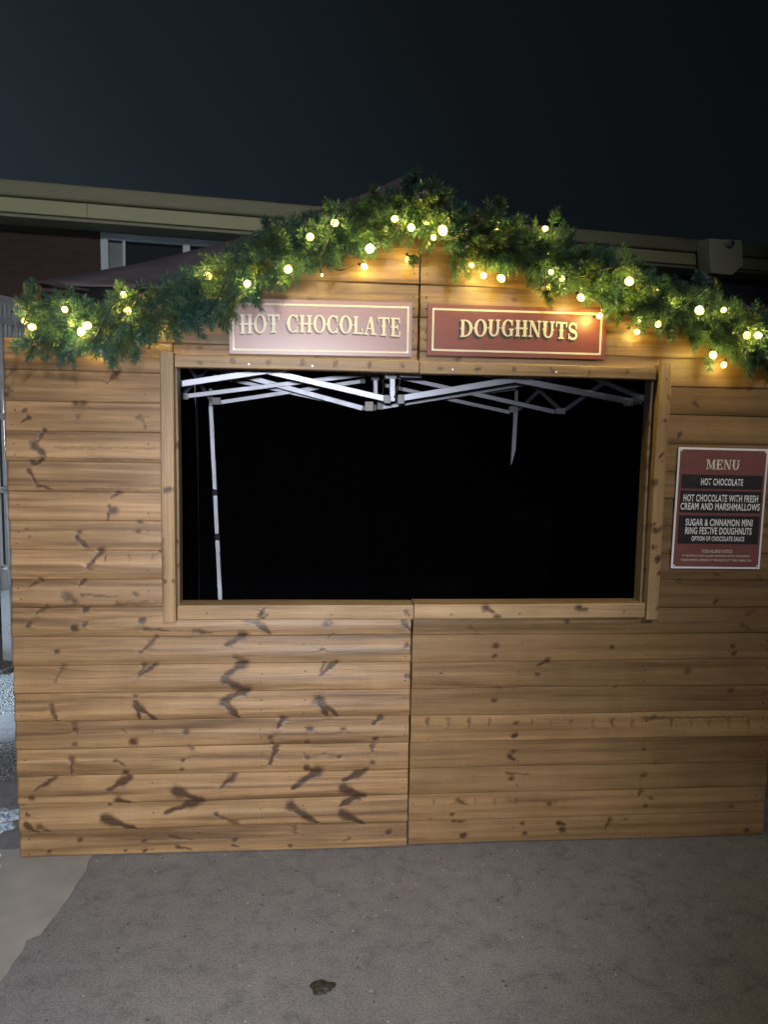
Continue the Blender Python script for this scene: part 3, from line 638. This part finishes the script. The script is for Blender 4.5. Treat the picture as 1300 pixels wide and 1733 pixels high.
# HOT CHOCOLATE
root, pl, w_, h = sign('stall_sign', (387,506),(697,512),(389,598),(697,605), -.0165, 'maroon HOT CHOCOLATE sign with cream lettering above the opening, partly under the garland', 'sign', M_sign)
extrude_polys(rect_frame(w_, h, .011, .014, .011, .0068), pl, .0045, .0004, 'border', M_cream, root)
lw = word_polys('HOT CHOCOLATE', .038, w_-.040, .060, .068, .010, .12)
cut = sum(len(G[c][1]) for c in 'HOT')
for wd_ in (lw[:cut], lw[cut:]):
    extrude_polys([[(a-.0035, b-.0045) for a, b in p] for p in wd_], pl, .0042, .0004, 'letter_shadow', M_plumink, root, 1e-6*8)
    extrude_polys(wd_, pl, .0050, .0006, 'lettering', M_cream, root)
screws(root, pl, [(.016,.017),(w_-.016,.017),(w_-.016,h-.019),(.016,h-.019)], .0046)
tick = lambda x,y,sx,sy: [(x,y),(x+.008*sx,y+.0055*sy),(x+.0095*sx,y+.004*sy+.0005),(x+.0025*sx,y-.001*sy)]
# DOUGHNUTS
root, pl, w_, h = sign('stall_sign', (725,514),(1026,525),(722,602),(1024,608), -.0165, 'maroon DOUGHNUTS sign with cream lettering, screwed to the boards above the opening', 'sign', M_sign2)
extrude_polys(rect_frame(w_, h, .016, .014, .015, .0070), pl, .0045, .0004, 'border', M_cream, root)
lw = word_polys('DOUGHNUTS', .118, w_-.108, .058, .066, .008, .06)
sh = []
for q in range(1, 5): sh += [[(a-.0020*q, b-.0024*q) for a, b in p] for p in lw]
extrude_polys(sh, pl, .0042, .0003, 'letter_shadow', M_shadowink, root, 1e-6*8)
extrude_polys(lw, pl, .0052, .0006, 'lettering', M_cream, root)
screws(root, pl, [(.021,.021),(w_-.021,.021),(w_-.021,h-.019),(.021,h-.019)], .0046)
# MENU
def text_mesh(body, name, place, u0, vc, wd, ht, d, m, parent, bold=.02):
    cu = bpy.data.curves.new(name, 'FONT'); cu.body = body; cu.offset = bold; cu.extrude = 0; cu.space_character = 1.09; cu.resolution_u = 4
    o = bpy.data.objects.new(name, cu); COL.objects.link(o); bpy_update()
    me = bpy.data.meshes.new_from_object(o.evaluated_get(bpy.context.evaluated_depsgraph_get())); bpy.data.objects.remove(o); bpy.data.curves.remove(cu)
    co = np.zeros(len(me.vertices)*3); me.vertices.foreach_get('co', co); co = co.reshape(-1,3)
    mn, mx = co.min(0), co.max(0)
    for v_, c in zip(me.vertices, co):
        a = (c[0]-mn[0])/(mx[0]-mn[0]); b = (c[1]-mn[1])/(mx[1]-mn[1])
        v_.co = place(u0-wd/2+a*wd, vc-ht/2+b*ht, d)
    me.update(); return link(name, me, m, parent)
root, pl, w_, h = sign('menu_board', (1149,757),(1301,760),(1134,961),(1284,963), -.0165, 'upright maroon MENU board with white edging beside the right post', 'menu board', M_white)
extrude_polys([[(.0075,.0075),(w_-.0075,.0075),(w_-.0075,h-.0075),(.0075,h-.0075)]], pl, .0041, .0005, 'face', M_menu, root)
for v0, v1 in ((.220,.335),(.353,.533),(.557,.792)):
    extrude_polys([[(.018,h*(1-v1)),(w_-.016,h*(1-v1)),(w_-.016,h*(1-v0)),(.018,h*(1-v0))]], pl, .0048, .0004, 'text_band', M_ink, root)
extrude_polys(word_polys('MENU', w_*.5-.066, w_*.5+.066, .037, h*(1-.135)-.0185), pl, .0048, .0005, 'lettering', M_cream, root)
for body, vc, wd, ht in (('HOT CHOCOLATE',.278,.166,.026),('HOT CHOCOLATE WITH FRESH',.412,.296,.027),('CREAM AND MARSHMALLOWS',.482,.314,.027),
        ('SUGAR & CINNAMON MINI',.613,.266,.027),('RING FESTIVE DOUGHNUTS',.683,.264,.027),('OPTION OF CHOCOLATE SAUCE',.748,.210,.018),
        ('FOOD ALLERGY NOTICE',.853,.120,.0125),('IF YOU HAVE A FOOD ALLERGY OR SPECIAL DIETARY REQUIREMENT',.893,.272,.0090),('PLEASE INFORM A MEMBER OF THE HOSPITALITY TEAM. THANK YOU.',.928,.282,.0090)):
    text_mesh(body, 'text_line', pl, w_*.5+.001, h*(1-vc), wd, ht, .0056, M_white if vc < .8 else M_cream, root, .022 if vc < .8 else .010)
screws(root, pl, [(.011,.011),(w_-.011,.011),(w_-.011,h-.011),(.011,h-.011)], .0048, .0045, M_steel)

# ------------------------------------------------------------------ garland
path_px = [(58,556),(80,553),(130,554),(200,548),(260,534),(330,510),(390,478),(440,446),(490,425),(560,402),(620,388),(680,366),(715,352),(760,385),(820,410),(880,424),(950,445),(1020,478),(1080,500),(1150,528),(1210,548),(1270,572),(1330,592),(1370,605)]
path = [at(x, y, -.075) for x, y in path_px]
acc = [0]
for a, b in zip(path, path[1:]): acc.append(acc[-1]+(b-a).length)
TOT = acc[-1]
def along(s_):
    s_ = min(max(s_, 0), TOT-1e-6)
    for i in range(len(acc)-1):
        if acc[i+1] >= s_:
            t = (s_-acc[i])/(acc[i+1]-acc[i]); return path[i].lerp(path[i+1], t), (path[i+1]-path[i]).normalized()
gar = empty('pine_garland', tuple(path[12]), 'long bushy green artificial pine garland draped along both slopes of the gable', 'garland')
V, Fc, TI = [], [], []
def tuft(base, d, length, nn, tint, nl=.034):
    d = d.normalized(); a = d.orthogonal().normalized(); c = d.cross(a); cur_ = Vector((random.uniform(-1,1),random.uniform(-1,1),random.uniform(-1.2,.4)))*.25
    for i in range(nn):
        t = (i+random.random())/nn; p = base + d*length*t + cur_*length*t*t; ph = random.uniform(0, 2*PI); sp = 1.15-.35*t+random.uniform(-.2,.2)
        if t > .9: sp *= random.random()
        nd = (d*math.cos(sp)+cur_*.3+(a*math.cos(ph)+c*math.sin(ph))*math.sin(sp)).normalized(); ln = nl*random.uniform(.75,1.15)*(1-.2*t*t)
        q = nd.cross(Vector((random.uniform(-1,1),random.uniform(-1,1),random.uniform(-1,1)))).normalized()*random.uniform(.0009,.0016)
        b = len(V); m_ = p+nd*ln*.5
        V.extend([p-q*.6, p+q*.6, m_+q, m_-q, p+nd*ln]); Fc.append((b,b+1,b+2,b+3)); Fc.append((b+3,b+2,b+4)); tt = tint+random.uniform(-.12,.12); TI.extend([tt]*5)
tnt = lambda s_: min(1, max(0, .42+.3*math.sin(s_*23+math.sin(s_*9)*2)+random.uniform(-.35,.35)))
n_t = 0; s_ = 0.0
while s_ < TOT:
    P_, D_ = along(s_); side_ = D_.cross(Vector((0,1,0))).normalized(); dens = 1.0
    clump = .5+.5*math.sin(s_*17.0)*math.sin(s_*7.3+1)
    for q in range(7):
        ang = random.uniform(0, 2*PI); rad = Vector((0,-1,0))*abs(math.cos(ang))*.95 + side_*math.sin(ang)
        if math.cos(ang) < -.4: rad = Vector((0,-.25,0))+side_*math.sin(ang)*1.1
        fl = (1 if random.random() < .5 else -1)
        dr = rad*1.0 + D_*fl*random.uniform(.1,.8) + Vector((0,0,-.12))
        base = P_ + Vector((random.uniform(-.02,.02), random.uniform(-.03,.03), random.uniform(-.03,.03))) + rad*random.uniform(0,.05)
        ln = random.uniform(.030,.060)*(1+.35*clump)
        tuft(base, dr, ln, int(105*ln/.07)+16, tnt(s_), .031); n_t += 1
    s_ += .0125
# single sprays that stand out in the photograph
for px, py, dx, dz, ln in ((690,335,-.05,1,.10),(695,320,.0,1,.06),(640,345,-.4,.9,.08),(455,395,-.4,.9,.08),(560,365,-.2,1,.07),(845,360,.1,1,.06),(935,380,.2,1,.06),(1060,450,.2,1,.06),(45,578,-1,-.3,.06),(60,585,-.4,-1,.06),(230,585,.1,-1,.06),(770,440,.1,-1,.09),(700,430,-.2,-1,.04),(1200,600,0,-1,.06),(1265,610,.1,-1,.07),(190,600,0,-1,.05),(925,490,.3,-1,.06),(60,500,-.2,1,.06),(205,495,0,1,.05),(735,335,.1,1,.06),(1180,480,.2,1,.05)):
    for q in range(2): tuft(at(px, py, -.08), Vector((dx+random.uniform(-.2,.2), -.3, dz)), ln*.7, 90, random.random(), .030)
me = bpy.data.meshes.new('foliage'); me.from_pydata([tuple(p) for p in V], [], Fc); me.update()
a_ = me.attributes.new('tint', 'FLOAT', 'POINT'); a_.data.foreach_set('value', np.array(TI, np.float32))
def needle(t, bs):
    at_ = N(t, 'Attribute', attribute_name='tint')
    L(t, ramp(t, at_.outputs['Fac'], [(0, (.042,.105,.100)), (.45, (.066,.145,.112)), (.75, (.085,.150,.078)), (1.0, (.110,.115,.050))]), bs.inputs['Base Color'])
    tr = N(t, 'BsdfTranslucent'); tr.inputs[0].default_value = (.13,.24,.06,1); ms = N(t, 'MixShader'); ms.inputs[0].default_value = .35
    out = t.nodes['Material Output']; L(t, bs.outputs[0], ms.inputs[1]); L(t, tr.outputs[0], ms.inputs[2]); L(t, ms.outputs[0], out.inputs[0])
M_needle = mat('pvc_pine_needles', rough=.34, spec=.6, nodes=needle)
link('foliage', me, M_needle, gar)
mb = MB(); mb.tube([p+Vector((0,.02,0)) for p in path], .007, 6); mb.build('wire_core', M_black, gar)

# ------------------------------------------------------------------ string lights
sl_ = empty('string_lights', tuple(path[12]+Vector((0,-.05,0))), 'warm white string of lights with dark cable wound through the garland', 'string lights')
def bulb_mat(name, st):
    m = bpy.data.materials.new(name); m.use_nodes = True; b = m.node_tree.nodes['Principled BSDF']; b.inputs['Base Color'].default_value = (1,.85,.5,1)
    b.inputs['Emission Color'].default_value = (1, .72, .20, 1); b.inputs['Emission Strength'].default_value = st; return m
M_bulb = bulb_mat('warm_lit_bulb', 4.2)
# (px, py, relative brightness, depth)
B_ = [(37,541,.7,-.13),(49,552,.9,-.15),(133,560,1,-.19),(143,549,1,-.19),(105,522,.6,-.15),(205,497,.6,-.15),(212,524,1,-.16),(350,465,1,-.16),(417,478,.8,-.17),(372,508,.4,-.10),(525,398,1,-.17),(567,374,.9,-.17),(487,453,1.1,-.18),(545,466,.4,-.10),(627,418,1.3,-.19),(617,452,.8,-.05),(670,367,.7,-.17),(698,382,.9,-.18),(752,387,1.4,-.20),(736,399,.5,-.14),(724,376,.5,-.14),(821,464,.8,-.12),(852,469,1,-.14),(845,385,.4,-.15),(927,384,.5,-.15),(937,458,.5,-.16),(956,469,.5,-.16),(997,447,.5,-.12),(988,502,.9,-.14),(1071,474,1.3,-.19),(1020,533,.7,-.12),(1114,549,.7,-.10),(1082,543,.4,-.10),(1078,562,.7,-.045),(1143,512,.4,-.12),(1191,524,1.3,-.19),(1232,523,.6,-.16),(1272,567,1,-.17),(1291,566,1,-.17),(1214,600,1,-.15),(262,553,.8,-.05),(930,486,.6,-.05),(1225,618,.7,-.045),(160,590,.4,-.05),(690,440,.5,-.05),(798,450,.6,-.05)]
cable = []
for i, (px, py, br, Y) in enumerate(B_):
    p = at(px, py, Y); r = .0058+.0068*min(br, 1.4) if br > .45 else .0045; p.y += .028 if Y < -.1 else 0
    mb = MB(); prof = [(-1,.05),(-.9,.5),(-.5,.92),(0,1),(.5,.86),(.9,.45),(1,.08)]
    tilt = Vector((random.uniform(-.5,.5), random.uniform(-.6,.0), random.uniform(-1,.2))).normalized()
    mb.tube([p+tilt*r*1.15*a for a, _ in prof], [r*b for _, b in prof], 12); b_ = mb.build('bulb', M_bulb, sl_, smooth=True)
    l = bpy.data.lights.new('bulb_glow', 'POINT'); l.energy = (4.3 if Y < -.1 else 1.9)*br; l.color = (1.0, .74, .17); l.shadow_soft_size = r*1.25
    lo = bpy.data.objects.new('bulb_glow', l); COL.objects.link(lo); lo.parent = sl_; lo.location = p-sl_.location
    hb = MB(); hb.tube([p-tilt*r*1.1, p-tilt*(r*1.1+.014)], .0042, 8); hb.build('bulb_socket', M_black, sl_)
cab = MB(); s_ = 0; pts = []
while s_ < TOT:
    P_, D_ = along(s_); sd_ = D_.cross(Vector((0,1,0))).normalized(); a = s_*19+math.sin(s_*5)*1.5
    pts.append(P_ + sd_*math.sin(a)*.065 + Vector((0,-.045-.055*math.cos(a),0))); s_ += .018
cab.tube(pts, .0022, 5); 
for (x0,y0),(x1,y1),(x2,y2) in (((558,452),(575,458),(600,450)),((832,372),(830,400),(836,432)),((1108,505),(1124,520),(1120,548)),((830,430),(822,445),(821,462)),((1000,505),(1018,515),(1020,530))):
    cab.tube([at(x0,y0,-.13), at(x1,y1,-.15), at(x2,y2,-.12)], .0025, 6)
cab.build('cable', M_black, sl_, smooth=True)

# ------------------------------------------------------------------ long low building behind
Q0 = CAM + ray(0, 700)*7.6; Q1 = CAM + ray(1300, 725)*9.7
u_ = (Q1-Q0); u_.z = 0; LEN = u_.length; u_.normalize(); nrm = Vector((u_.y, -u_.x, 0))      # nrm faces the yard
if nrm.dot(CAM-Q0) < 0: nrm = -nrm
def fac(px, py, d=0.0):                     # picture point -> (along, z) on the facade plane pushed d towards the yard
    p = on_plane(px, py, Q0+nrm*d, nrm); return (p-Q0).dot(u_), p.z
def fp(s_, z, d): return Q0 + u_*s_ + nrm*d + Vector((0,0,z-Q0.z))
def fbox(s0, s1, z0, z1, d0, d1):
    mb = MB(); mb.obox(fp((s0+s1)/2, (z0+z1)/2, (d0+d1)/2), u_*(s1-s0)/2, nrm*(d1-d0)/2, (0,0,(z1-z0)/2)); return mb
M_fascia = mottled('cream_fascia_paint', (.40,.39,.23), (.47,.46,.28), 2.5, .55, 0, .05, stretch=(1,1,4))
M_gutter = mottled('drab_roof_edge', (.24,.23,.15), (.30,.29,.19), 3, .6, 0, .08, stretch=(1,1,4))
def brick(t, bs):
    tc = N(t, 'TexCoord'); mp = N(t, 'Mapping'); L(t, tc.outputs['UV'], mp.inputs[0])
    b = N(t, 'TexBrick', i_Scale=1.0, i_Mortar_Size=.006); b.inputs['Brick Width'].default_value = .225; b.inputs['Row Height'].default_value = .075
    b.inputs['Color1'].default_value = (.075,.040,.032,1); b.inputs['Color2'].default_value = (.05,.030,.026,1); b.inputs['Mortar'].default_value = (.058,.048,.042,1)
    L(t, mp.outputs[0], b.inputs['Vector']); L(t, b.outputs['Color'], bs.inputs['Base Color'])
    bp = N(t, 'Bump', i_Strength=.5, i_Distance=.01, invert=True); L(t, b.outputs['Fac'], bp.inputs['Height']); L(t, bp.outputs[0], bs.inputs['Normal'])
M_brick = mat('dark_red_brick', rough=.85, nodes=brick)
M_render = mottled('blue_grey_cladding', (.085,.095,.11), (.12,.13,.15), 2, .7, 0, .1)
M_frame = mottled('pale_window_frame', (.42,.50,.55), (.52,.60,.65), 6, .45, 0, 0)
M_glass = mat('dark_window_glass', (.006,.011,.018), .5, 0, .12)
M_blind = mottled('closed_blinds', (.025,.042,.055), (.04,.06,.075), 8, .6)
M_inside = mottled('opaque_glazing', (.06,.085,.095), (.08,.11,.12), 5, .4)
bld = empty('low_building', tuple(fp(LEN/2, 0, 0)), 'long flat roofed brick building with deep cream fascia standing behind the stall', 'building')
zt0 = fac(0, 303, .40)[1]; zt1 = fac(1300, 419, .40)[1]; zt = (zt0+zt1)/2; zb = fac(440,399,.36)[1]; zm = zt-(zt-zb)*.46
def uvwall(s0, s1, z0, z1, d, name, m):
    me = bpy.data.meshes.new(name); vs = [fp(s0,z0,d), fp(s1,z0,d), fp(s1,z1,d), fp(s0,z1,d)] + [fp(s0,z0,d-.25), fp(s1,z0,d-.25), fp(s1,z1,d-.25), fp(s0,z1,d-.25)]
    me.from_pydata([tuple(v_) for v_ in vs], [], [(0,1,2,3),(5,4,7,6),(1,5,6,2),(4,0,3,7),(3,2,6,7),(4,5,1,0)]); uv = me.uv_layers.new(name='UVMap')
    cd_ = [(s0,z0),(s1,z0),(s1,z1),(s0,z1)]*2
    for lp in me.loops: uv.data[lp.index].uv = cd_[lp.vertex_index]
    me.update(); return link(name, me, m, bld)
sw0 = fac(170, 380)[0]; sw1 = fac(640, 420)[0]; zw1 = zb-.005; zw0 = fac(200, 560)[1]
uvwall(-6, sw0, 0, zt-.05, 0, 'brick_wall', M_brick)
uvwall(sw0, sw1, 0, zw0, 0.002, 'brick_wall', M_brick); uvwall(sw1, LEN+8, 0, zt-.05, .001, 'clad_wall', M_render)
fbox(-6.2, LEN+8.2, zm, zt, -6, .46).build('roof', M_gutter, bld, bevel=.02)
fbox(-6.2, LEN+8.2, zb+.032, zm-.002, .0, .40).build('fascia', M_fascia, bld, bevel=.008)
fbox(-6.2, LEN+8.2, zb, zb+.030, .02, .36).build('soffit', M_gutter, bld)
for q in range(-5, 14):
    if q in (-2, 1, 4, 7, 10): fbox(q*.9, q*.9+.012, zb+.034, zm-.004, .398, .403).build('fascia_joint', M_gutter, bld)
# window band
win = MB(); fr = .065
def wf(px): return fac(px, 400)[0]
xs = [170, 207, 309, 420, 530, 640]; ws = [.075, .03, .075, .06, .06, .075]
win = MB()
def addbox(mb, s0, s1, z0, z1, d0, d1): mb.obox(fp((s0+s1)/2, (z0+z1)/2, (d0+d1)/2), u_*(s1-s0)/2, nrm*(d1-d0)/2, (0,0,(z1-z0)/2))
addbox(win, sw0, sw1, zw1-.065, zw1, -.08, .03); addbox(win, sw0, sw1, zw0, zw0+.06, -.08, .05)
for x, ww in zip(xs, ws):
    s0 = wf(x) if x < 640 else sw1-ww; addbox(win, s0, s0+ww, zw0+.06, zw1-.065, -.078, .028)
wo = win.build('window', M_frame, bld, bevel=.006)
for i, (a, b) in enumerate(zip(xs, xs[1:])):
    s0, s1 = wf(a)+ws[i], (wf(b) if b < 640 else sw1-ws[-1])
    addbox_mb = MB(); addbox(addbox_mb, s0, s1, zw0+.06, zw1-.065, -.06, -.05)
    p = addbox_mb.build('pane', M_inside if i == 0 else M_glass, None); p.parent = wo; p.matrix_parent_inverse = Matrix.Translation(bld.location).inverted()
    if i >= 1:
        mb = MB(); z = zw0+.08
        while z < zw1-.09: addbox(mb, s0+.004, s1-.004, z, z+.020, -.047, -.043); z += .030
        if i >= 2: o = mb.build('blind', M_blind, None); o.parent = wo; o.matrix_parent_inverse = Matrix.Translation(bld.location).inverted()
# wo is a child of bld: its own matrix carries the shift, so undo it for the sub-parts
bpy_update()
for o in bpy.data.objects:
    if o.parent is wo: o.matrix_parent_inverse = wo.matrix_world.inverted()

# cream housing fixed on the roof edge
hs = empty('wall_housing', tuple(fp(fac(1215,440,.6)[0], fac(1215,460,.6)[1], .5)), 'cream boxy metal housing with round black port fixed to the roof edge at right', 'housing')
M_house = mottled('cream_metal', (.60,.60,.43), (.68,.68,.50), 5, .5, 0, .03)
M_grey = mottled('galvanised_grey', (.30,.31,.33), (.40,.41,.43), 12, .5, .2)
def hp(px, py, d): s_, z_ = fac(px, py, d); return fp(s_, z_, d)
fr_ = [hp(1200,404,.75), hp(1256,407,.75), hp(1258,449,.75), hp(1237,461,.75), hp(1240,466,.75) , hp(1204,461,.75), hp(1200,449,.75)]
fr_ = [hp(1200,404,.75), hp(1256,407,.75), hp(1258,449,.75), hp(1240,466,.75), hp(1203,462,.75)]
bk_ = [hp(1178,409,.46), hp(1240,409,.46), hp(1242,450,.46), hp(1228,466,.46), hp(1182,462,.46), ]
bk_[4] = hp(1184,464,.46)
mb = MB(); n = 5; mb.add(fr_+bk_, [tuple(range(n))[::-1], tuple(range(n, 2*n))] + [(i, (i+1)%n, (i+1)%n+n, i+n) for i in range(n)])
ho = mb.build('housing_body', M_house, hs, bevel=.008); bmfix(ho.data)
a = hp(1229,414,.75); mb = MB(); mb.tube([a, a+nrm*.06+u_*.04], .032, 14); mb.build('port', M_grey, hs)
a2 = a+nrm*.06+u_*.04; mb = MB(); mb.tube([a2, a2+(nrm*.06+u_*.04)*.12], .027, 14); mb.build('port_cap', M_black, hs)
mb = MB(); mb.tube([hp(1199,462,.62), hp(1197,474,.62)], .05, 10); mb.obox(hp(1198,478,.6), u_*.05, nrm*.05, (0,0,.02)); mb.build('bracket', M_grey, hs)

# ------------------------------------------------------------------ white box trailer at the left
YT = 2.3
tr_p = at(0, 700, YT); 
ta = at(46, 524, YT); tb = at(-120, 430, YT-.9)
M_trailer = mottled('white_trailer_panel', (.52,.57,.60), (.62,.67,.70), 2, .4, 0, .03)
M_rail = mottled('aluminium_rail', (.55,.58,.62), (.68,.70,.74), 9, .3, .5)
M_seal = mottled('dark_rubber', (.03,.035,.04), (.05,.055,.06), 9, .6)
P_r = at(44, 700, 2.55); P_l = at(-260, 700, 1.35)
tu = Vector((P_r.x-P_l.x, P_r.y-P_l.y, 0)); tl_ = tu.length; tu.normalize(); tn = Vector((tu.y, -tu.x, 0))
if tn.dot(CAM-P_r) < 0: tn = -tn
def tq(s_, z, d=0): return Vector((P_l.x, P_l.y, 0))+tu*s_+tn*d+Vector((0,0,z))
ztop = on_plane(18, 507, P_r, tn).z; zbot = on_plane(10, 998, P_r, tn).z
trl = empty('box_trailer', tuple(tq(tl_, 0)), 'white box trailer with locking rods on its doors, cut off at the left edge', 'trailer')
def tbox(mb, s0, s1, z0, z1, d0, d1): mb.obox(tq((s0+s1)/2, (z0+z1)/2, (d0+d1)/2), tu*(s1-s0)/2, tn*(d1-d0)/2, (0,0,(z1-z0)/2)); return mb
tbox(MB(), 0, tl_, zbot+.10, ztop-.0, -2.4, -.03).build('body', M_trailer, trl, bevel=.02)
for s0, s1 in ((.04, tl_*.5-.01), (tl_*.5+.01, tl_-.06)): tbox(MB(), s0, s1, zbot+.16, ztop-.08, -.028, .0).build('door', M_trailer, trl, bevel=.006)
fm = MB(); tbox(fm, tl_-.055, tl_+.005, zbot, ztop+.01, -.05, .02); tbox(fm, -.005, .035, zbot, ztop+.01, -.05, .02); tbox(fm, .036, tl_-.056, ztop-.075, ztop+.01, -.05, .018); tbox(fm, .036, tl_-.056, zbot, zbot+.15, -.05, .018)
fm.build('frame', M_rail, trl, bevel=.006)
for s0 in (tl_-.10, tl_-.16, tl_-.195, tl_-.235, tl_-.33, .5, .9):
    mb = MB(); mb.tube([tq(s0, zbot+.03, .03), tq(s0, ztop-.04, .03)], .012, 10); mb.build('lock_rod', M_rail, trl, smooth=True)
    for q in (.08, .35, .6, .92): tbox(MB(), s0-.022, s0+.022, zbot+(ztop-zbot)*q-.02, zbot+(ztop-zbot)*q+.02, .0, .045).build('rod_keeper', M_rail, trl, bevel=.003)
for s0 in (tl_-.145, tl_-.062, tl_-.215, tl_-.175, tl_-.250): tbox(MB(), s0, s0+.016, zbot+.17, ztop-.09, .0005, .006).build('door_seal', M_seal, trl)
for s0 in (tl_-.12, .3):
    tbox(MB(), s0-.03, s0+.03, 0, zbot-.002, -.12, -.05).build('support_leg', M_rail, trl)
tbox(MB(), .05, tl_-.05, zbot+.0, zbot+.098, -2.3, -.06).build('chassis', M_seal, trl)

# ------------------------------------------------------------------ litter
def crumple(name, cx, cy, sx, sy, h, m, label, cat, seed):
    rs = random.Random(seed); n = 26; v = []; f = []
    pts = [(rs.uniform(-1,1), rs.uniform(-1,1), rs.uniform(.2,1), rs.uniform(.15,.5)) for _ in range(16)]
    ridges = [(rs.uniform(0,PI), rs.uniform(-1,1), rs.uniform(.04,.1)) for _ in range(14)]
    for i in range(n+1):
        for j in range(n+1):
            a, b = i/n*2-1, j/n*2-1; rr = math.hypot(a, b); k_ = max(abs(a), abs(b))/max(rr, 1e-6) if rr > 0 else 1
            x, y = a*k_, b*k_; z = sum(p[2]*math.exp(-((x-p[0])**2+(y-p[1])**2)/p[3]**2) for p in pts)/4
            for th, of, wd in ridges: z += .35*max(0, 1-abs(x*math.cos(th)+y*math.sin(th)-of)/wd)*(1-min(1, rr))
            z *= (1-min(1, math.hypot(x, y))**3)
            wob = 1+.16*math.sin(math.atan2(y, x)*5+seed)+.08*math.sin(math.atan2(y, x)*11)
            v.append((cx+x*sx*wob, cy+y*sy*wob, .008+h*z+rs.uniform(0,.006)))
    for i in range(n):
        for j in range(n): a = i*(n+1)+j; f.append((a, a+n+1, a+n+2, a+1))
    mb = MB(); mb.add(v, f); o = mb.build(name, m); s2 = o.modifiers.new('solid', 'SOLIDIFY'); s2.thickness = .0015
    return tag(o, label, cat)
def film(t, bs):
    tc = N(t, 'TexCoord'); n = N(t, 'TexNoise', i_Scale=18.0, i_Detail=5, i_Roughness=.65, i_Distortion=1.5); L(t, tc.outputs['Object'], n.inputs['Vector'])
    L(t, ramp(t, n.outputs['Fac'], [(.38, (.18,.25,.36)), (.55, (.5,.58,.68)), (.7, (.8,.85,.9))]), bs.inputs['Base Color'])
    bs.inputs['Transmission Weight'].default_value = .25
M_film = mat('clear_plastic_film', rough=.18, nodes=film)
M_sheetw = mottled('white_plastic_sheet', (.72,.74,.76), (.82,.84,.86), 8, .35, 0, .2)
g1 = ground(6, 1392); crumple('plastic_bag', g1.x-.06, g1.y, .125, .115, .055, M_film, 'crumpled clear bluish plastic bag lying by the bottom left corner of the stall', 'plastic bag', 5)
g2 = ground(-46, 1474); crumple('plastic_sheet', g2.x-.02, g2.y, .105, .11, .03, M_sheetw, 'crumpled white plastic sheet on the concrete at the left edge in front of the bag', 'plastic sheet', 9)
M_debris = mottled('wet_debris', (.010,.008,.007), (.028,.022,.018), 60, .55, 0, .8)
g3 = ground(545, 1671); v = [(g3.x, g3.y, .012)]; n = 26
for r_, zz in ((.5,.010),(1.0,.0015)):
    for q in range(n):
        t = 2*PI*q/n; rr = r_*(1+.12*math.sin(3*t+1)+.06*math.sin(5*t)+random.uniform(-.10,.10)); v.append((g3.x+.036*rr*math.cos(t), g3.y+.030*rr*math.sin(t), zz+random.uniform(0,.003)))
f = [(0, 1+q, 1+(q+1)%n) for q in range(n)] + [(1+q, 1+n+q, 1+n+(q+1)%n, 1+(q+1)%n) for q in range(n)]
mb = MB(); mb.add(v, f); tag(mb.build('debris_clump', M_debris), 'small dark clump of wet leaf debris on the grey ground in front of the stall', 'debris')
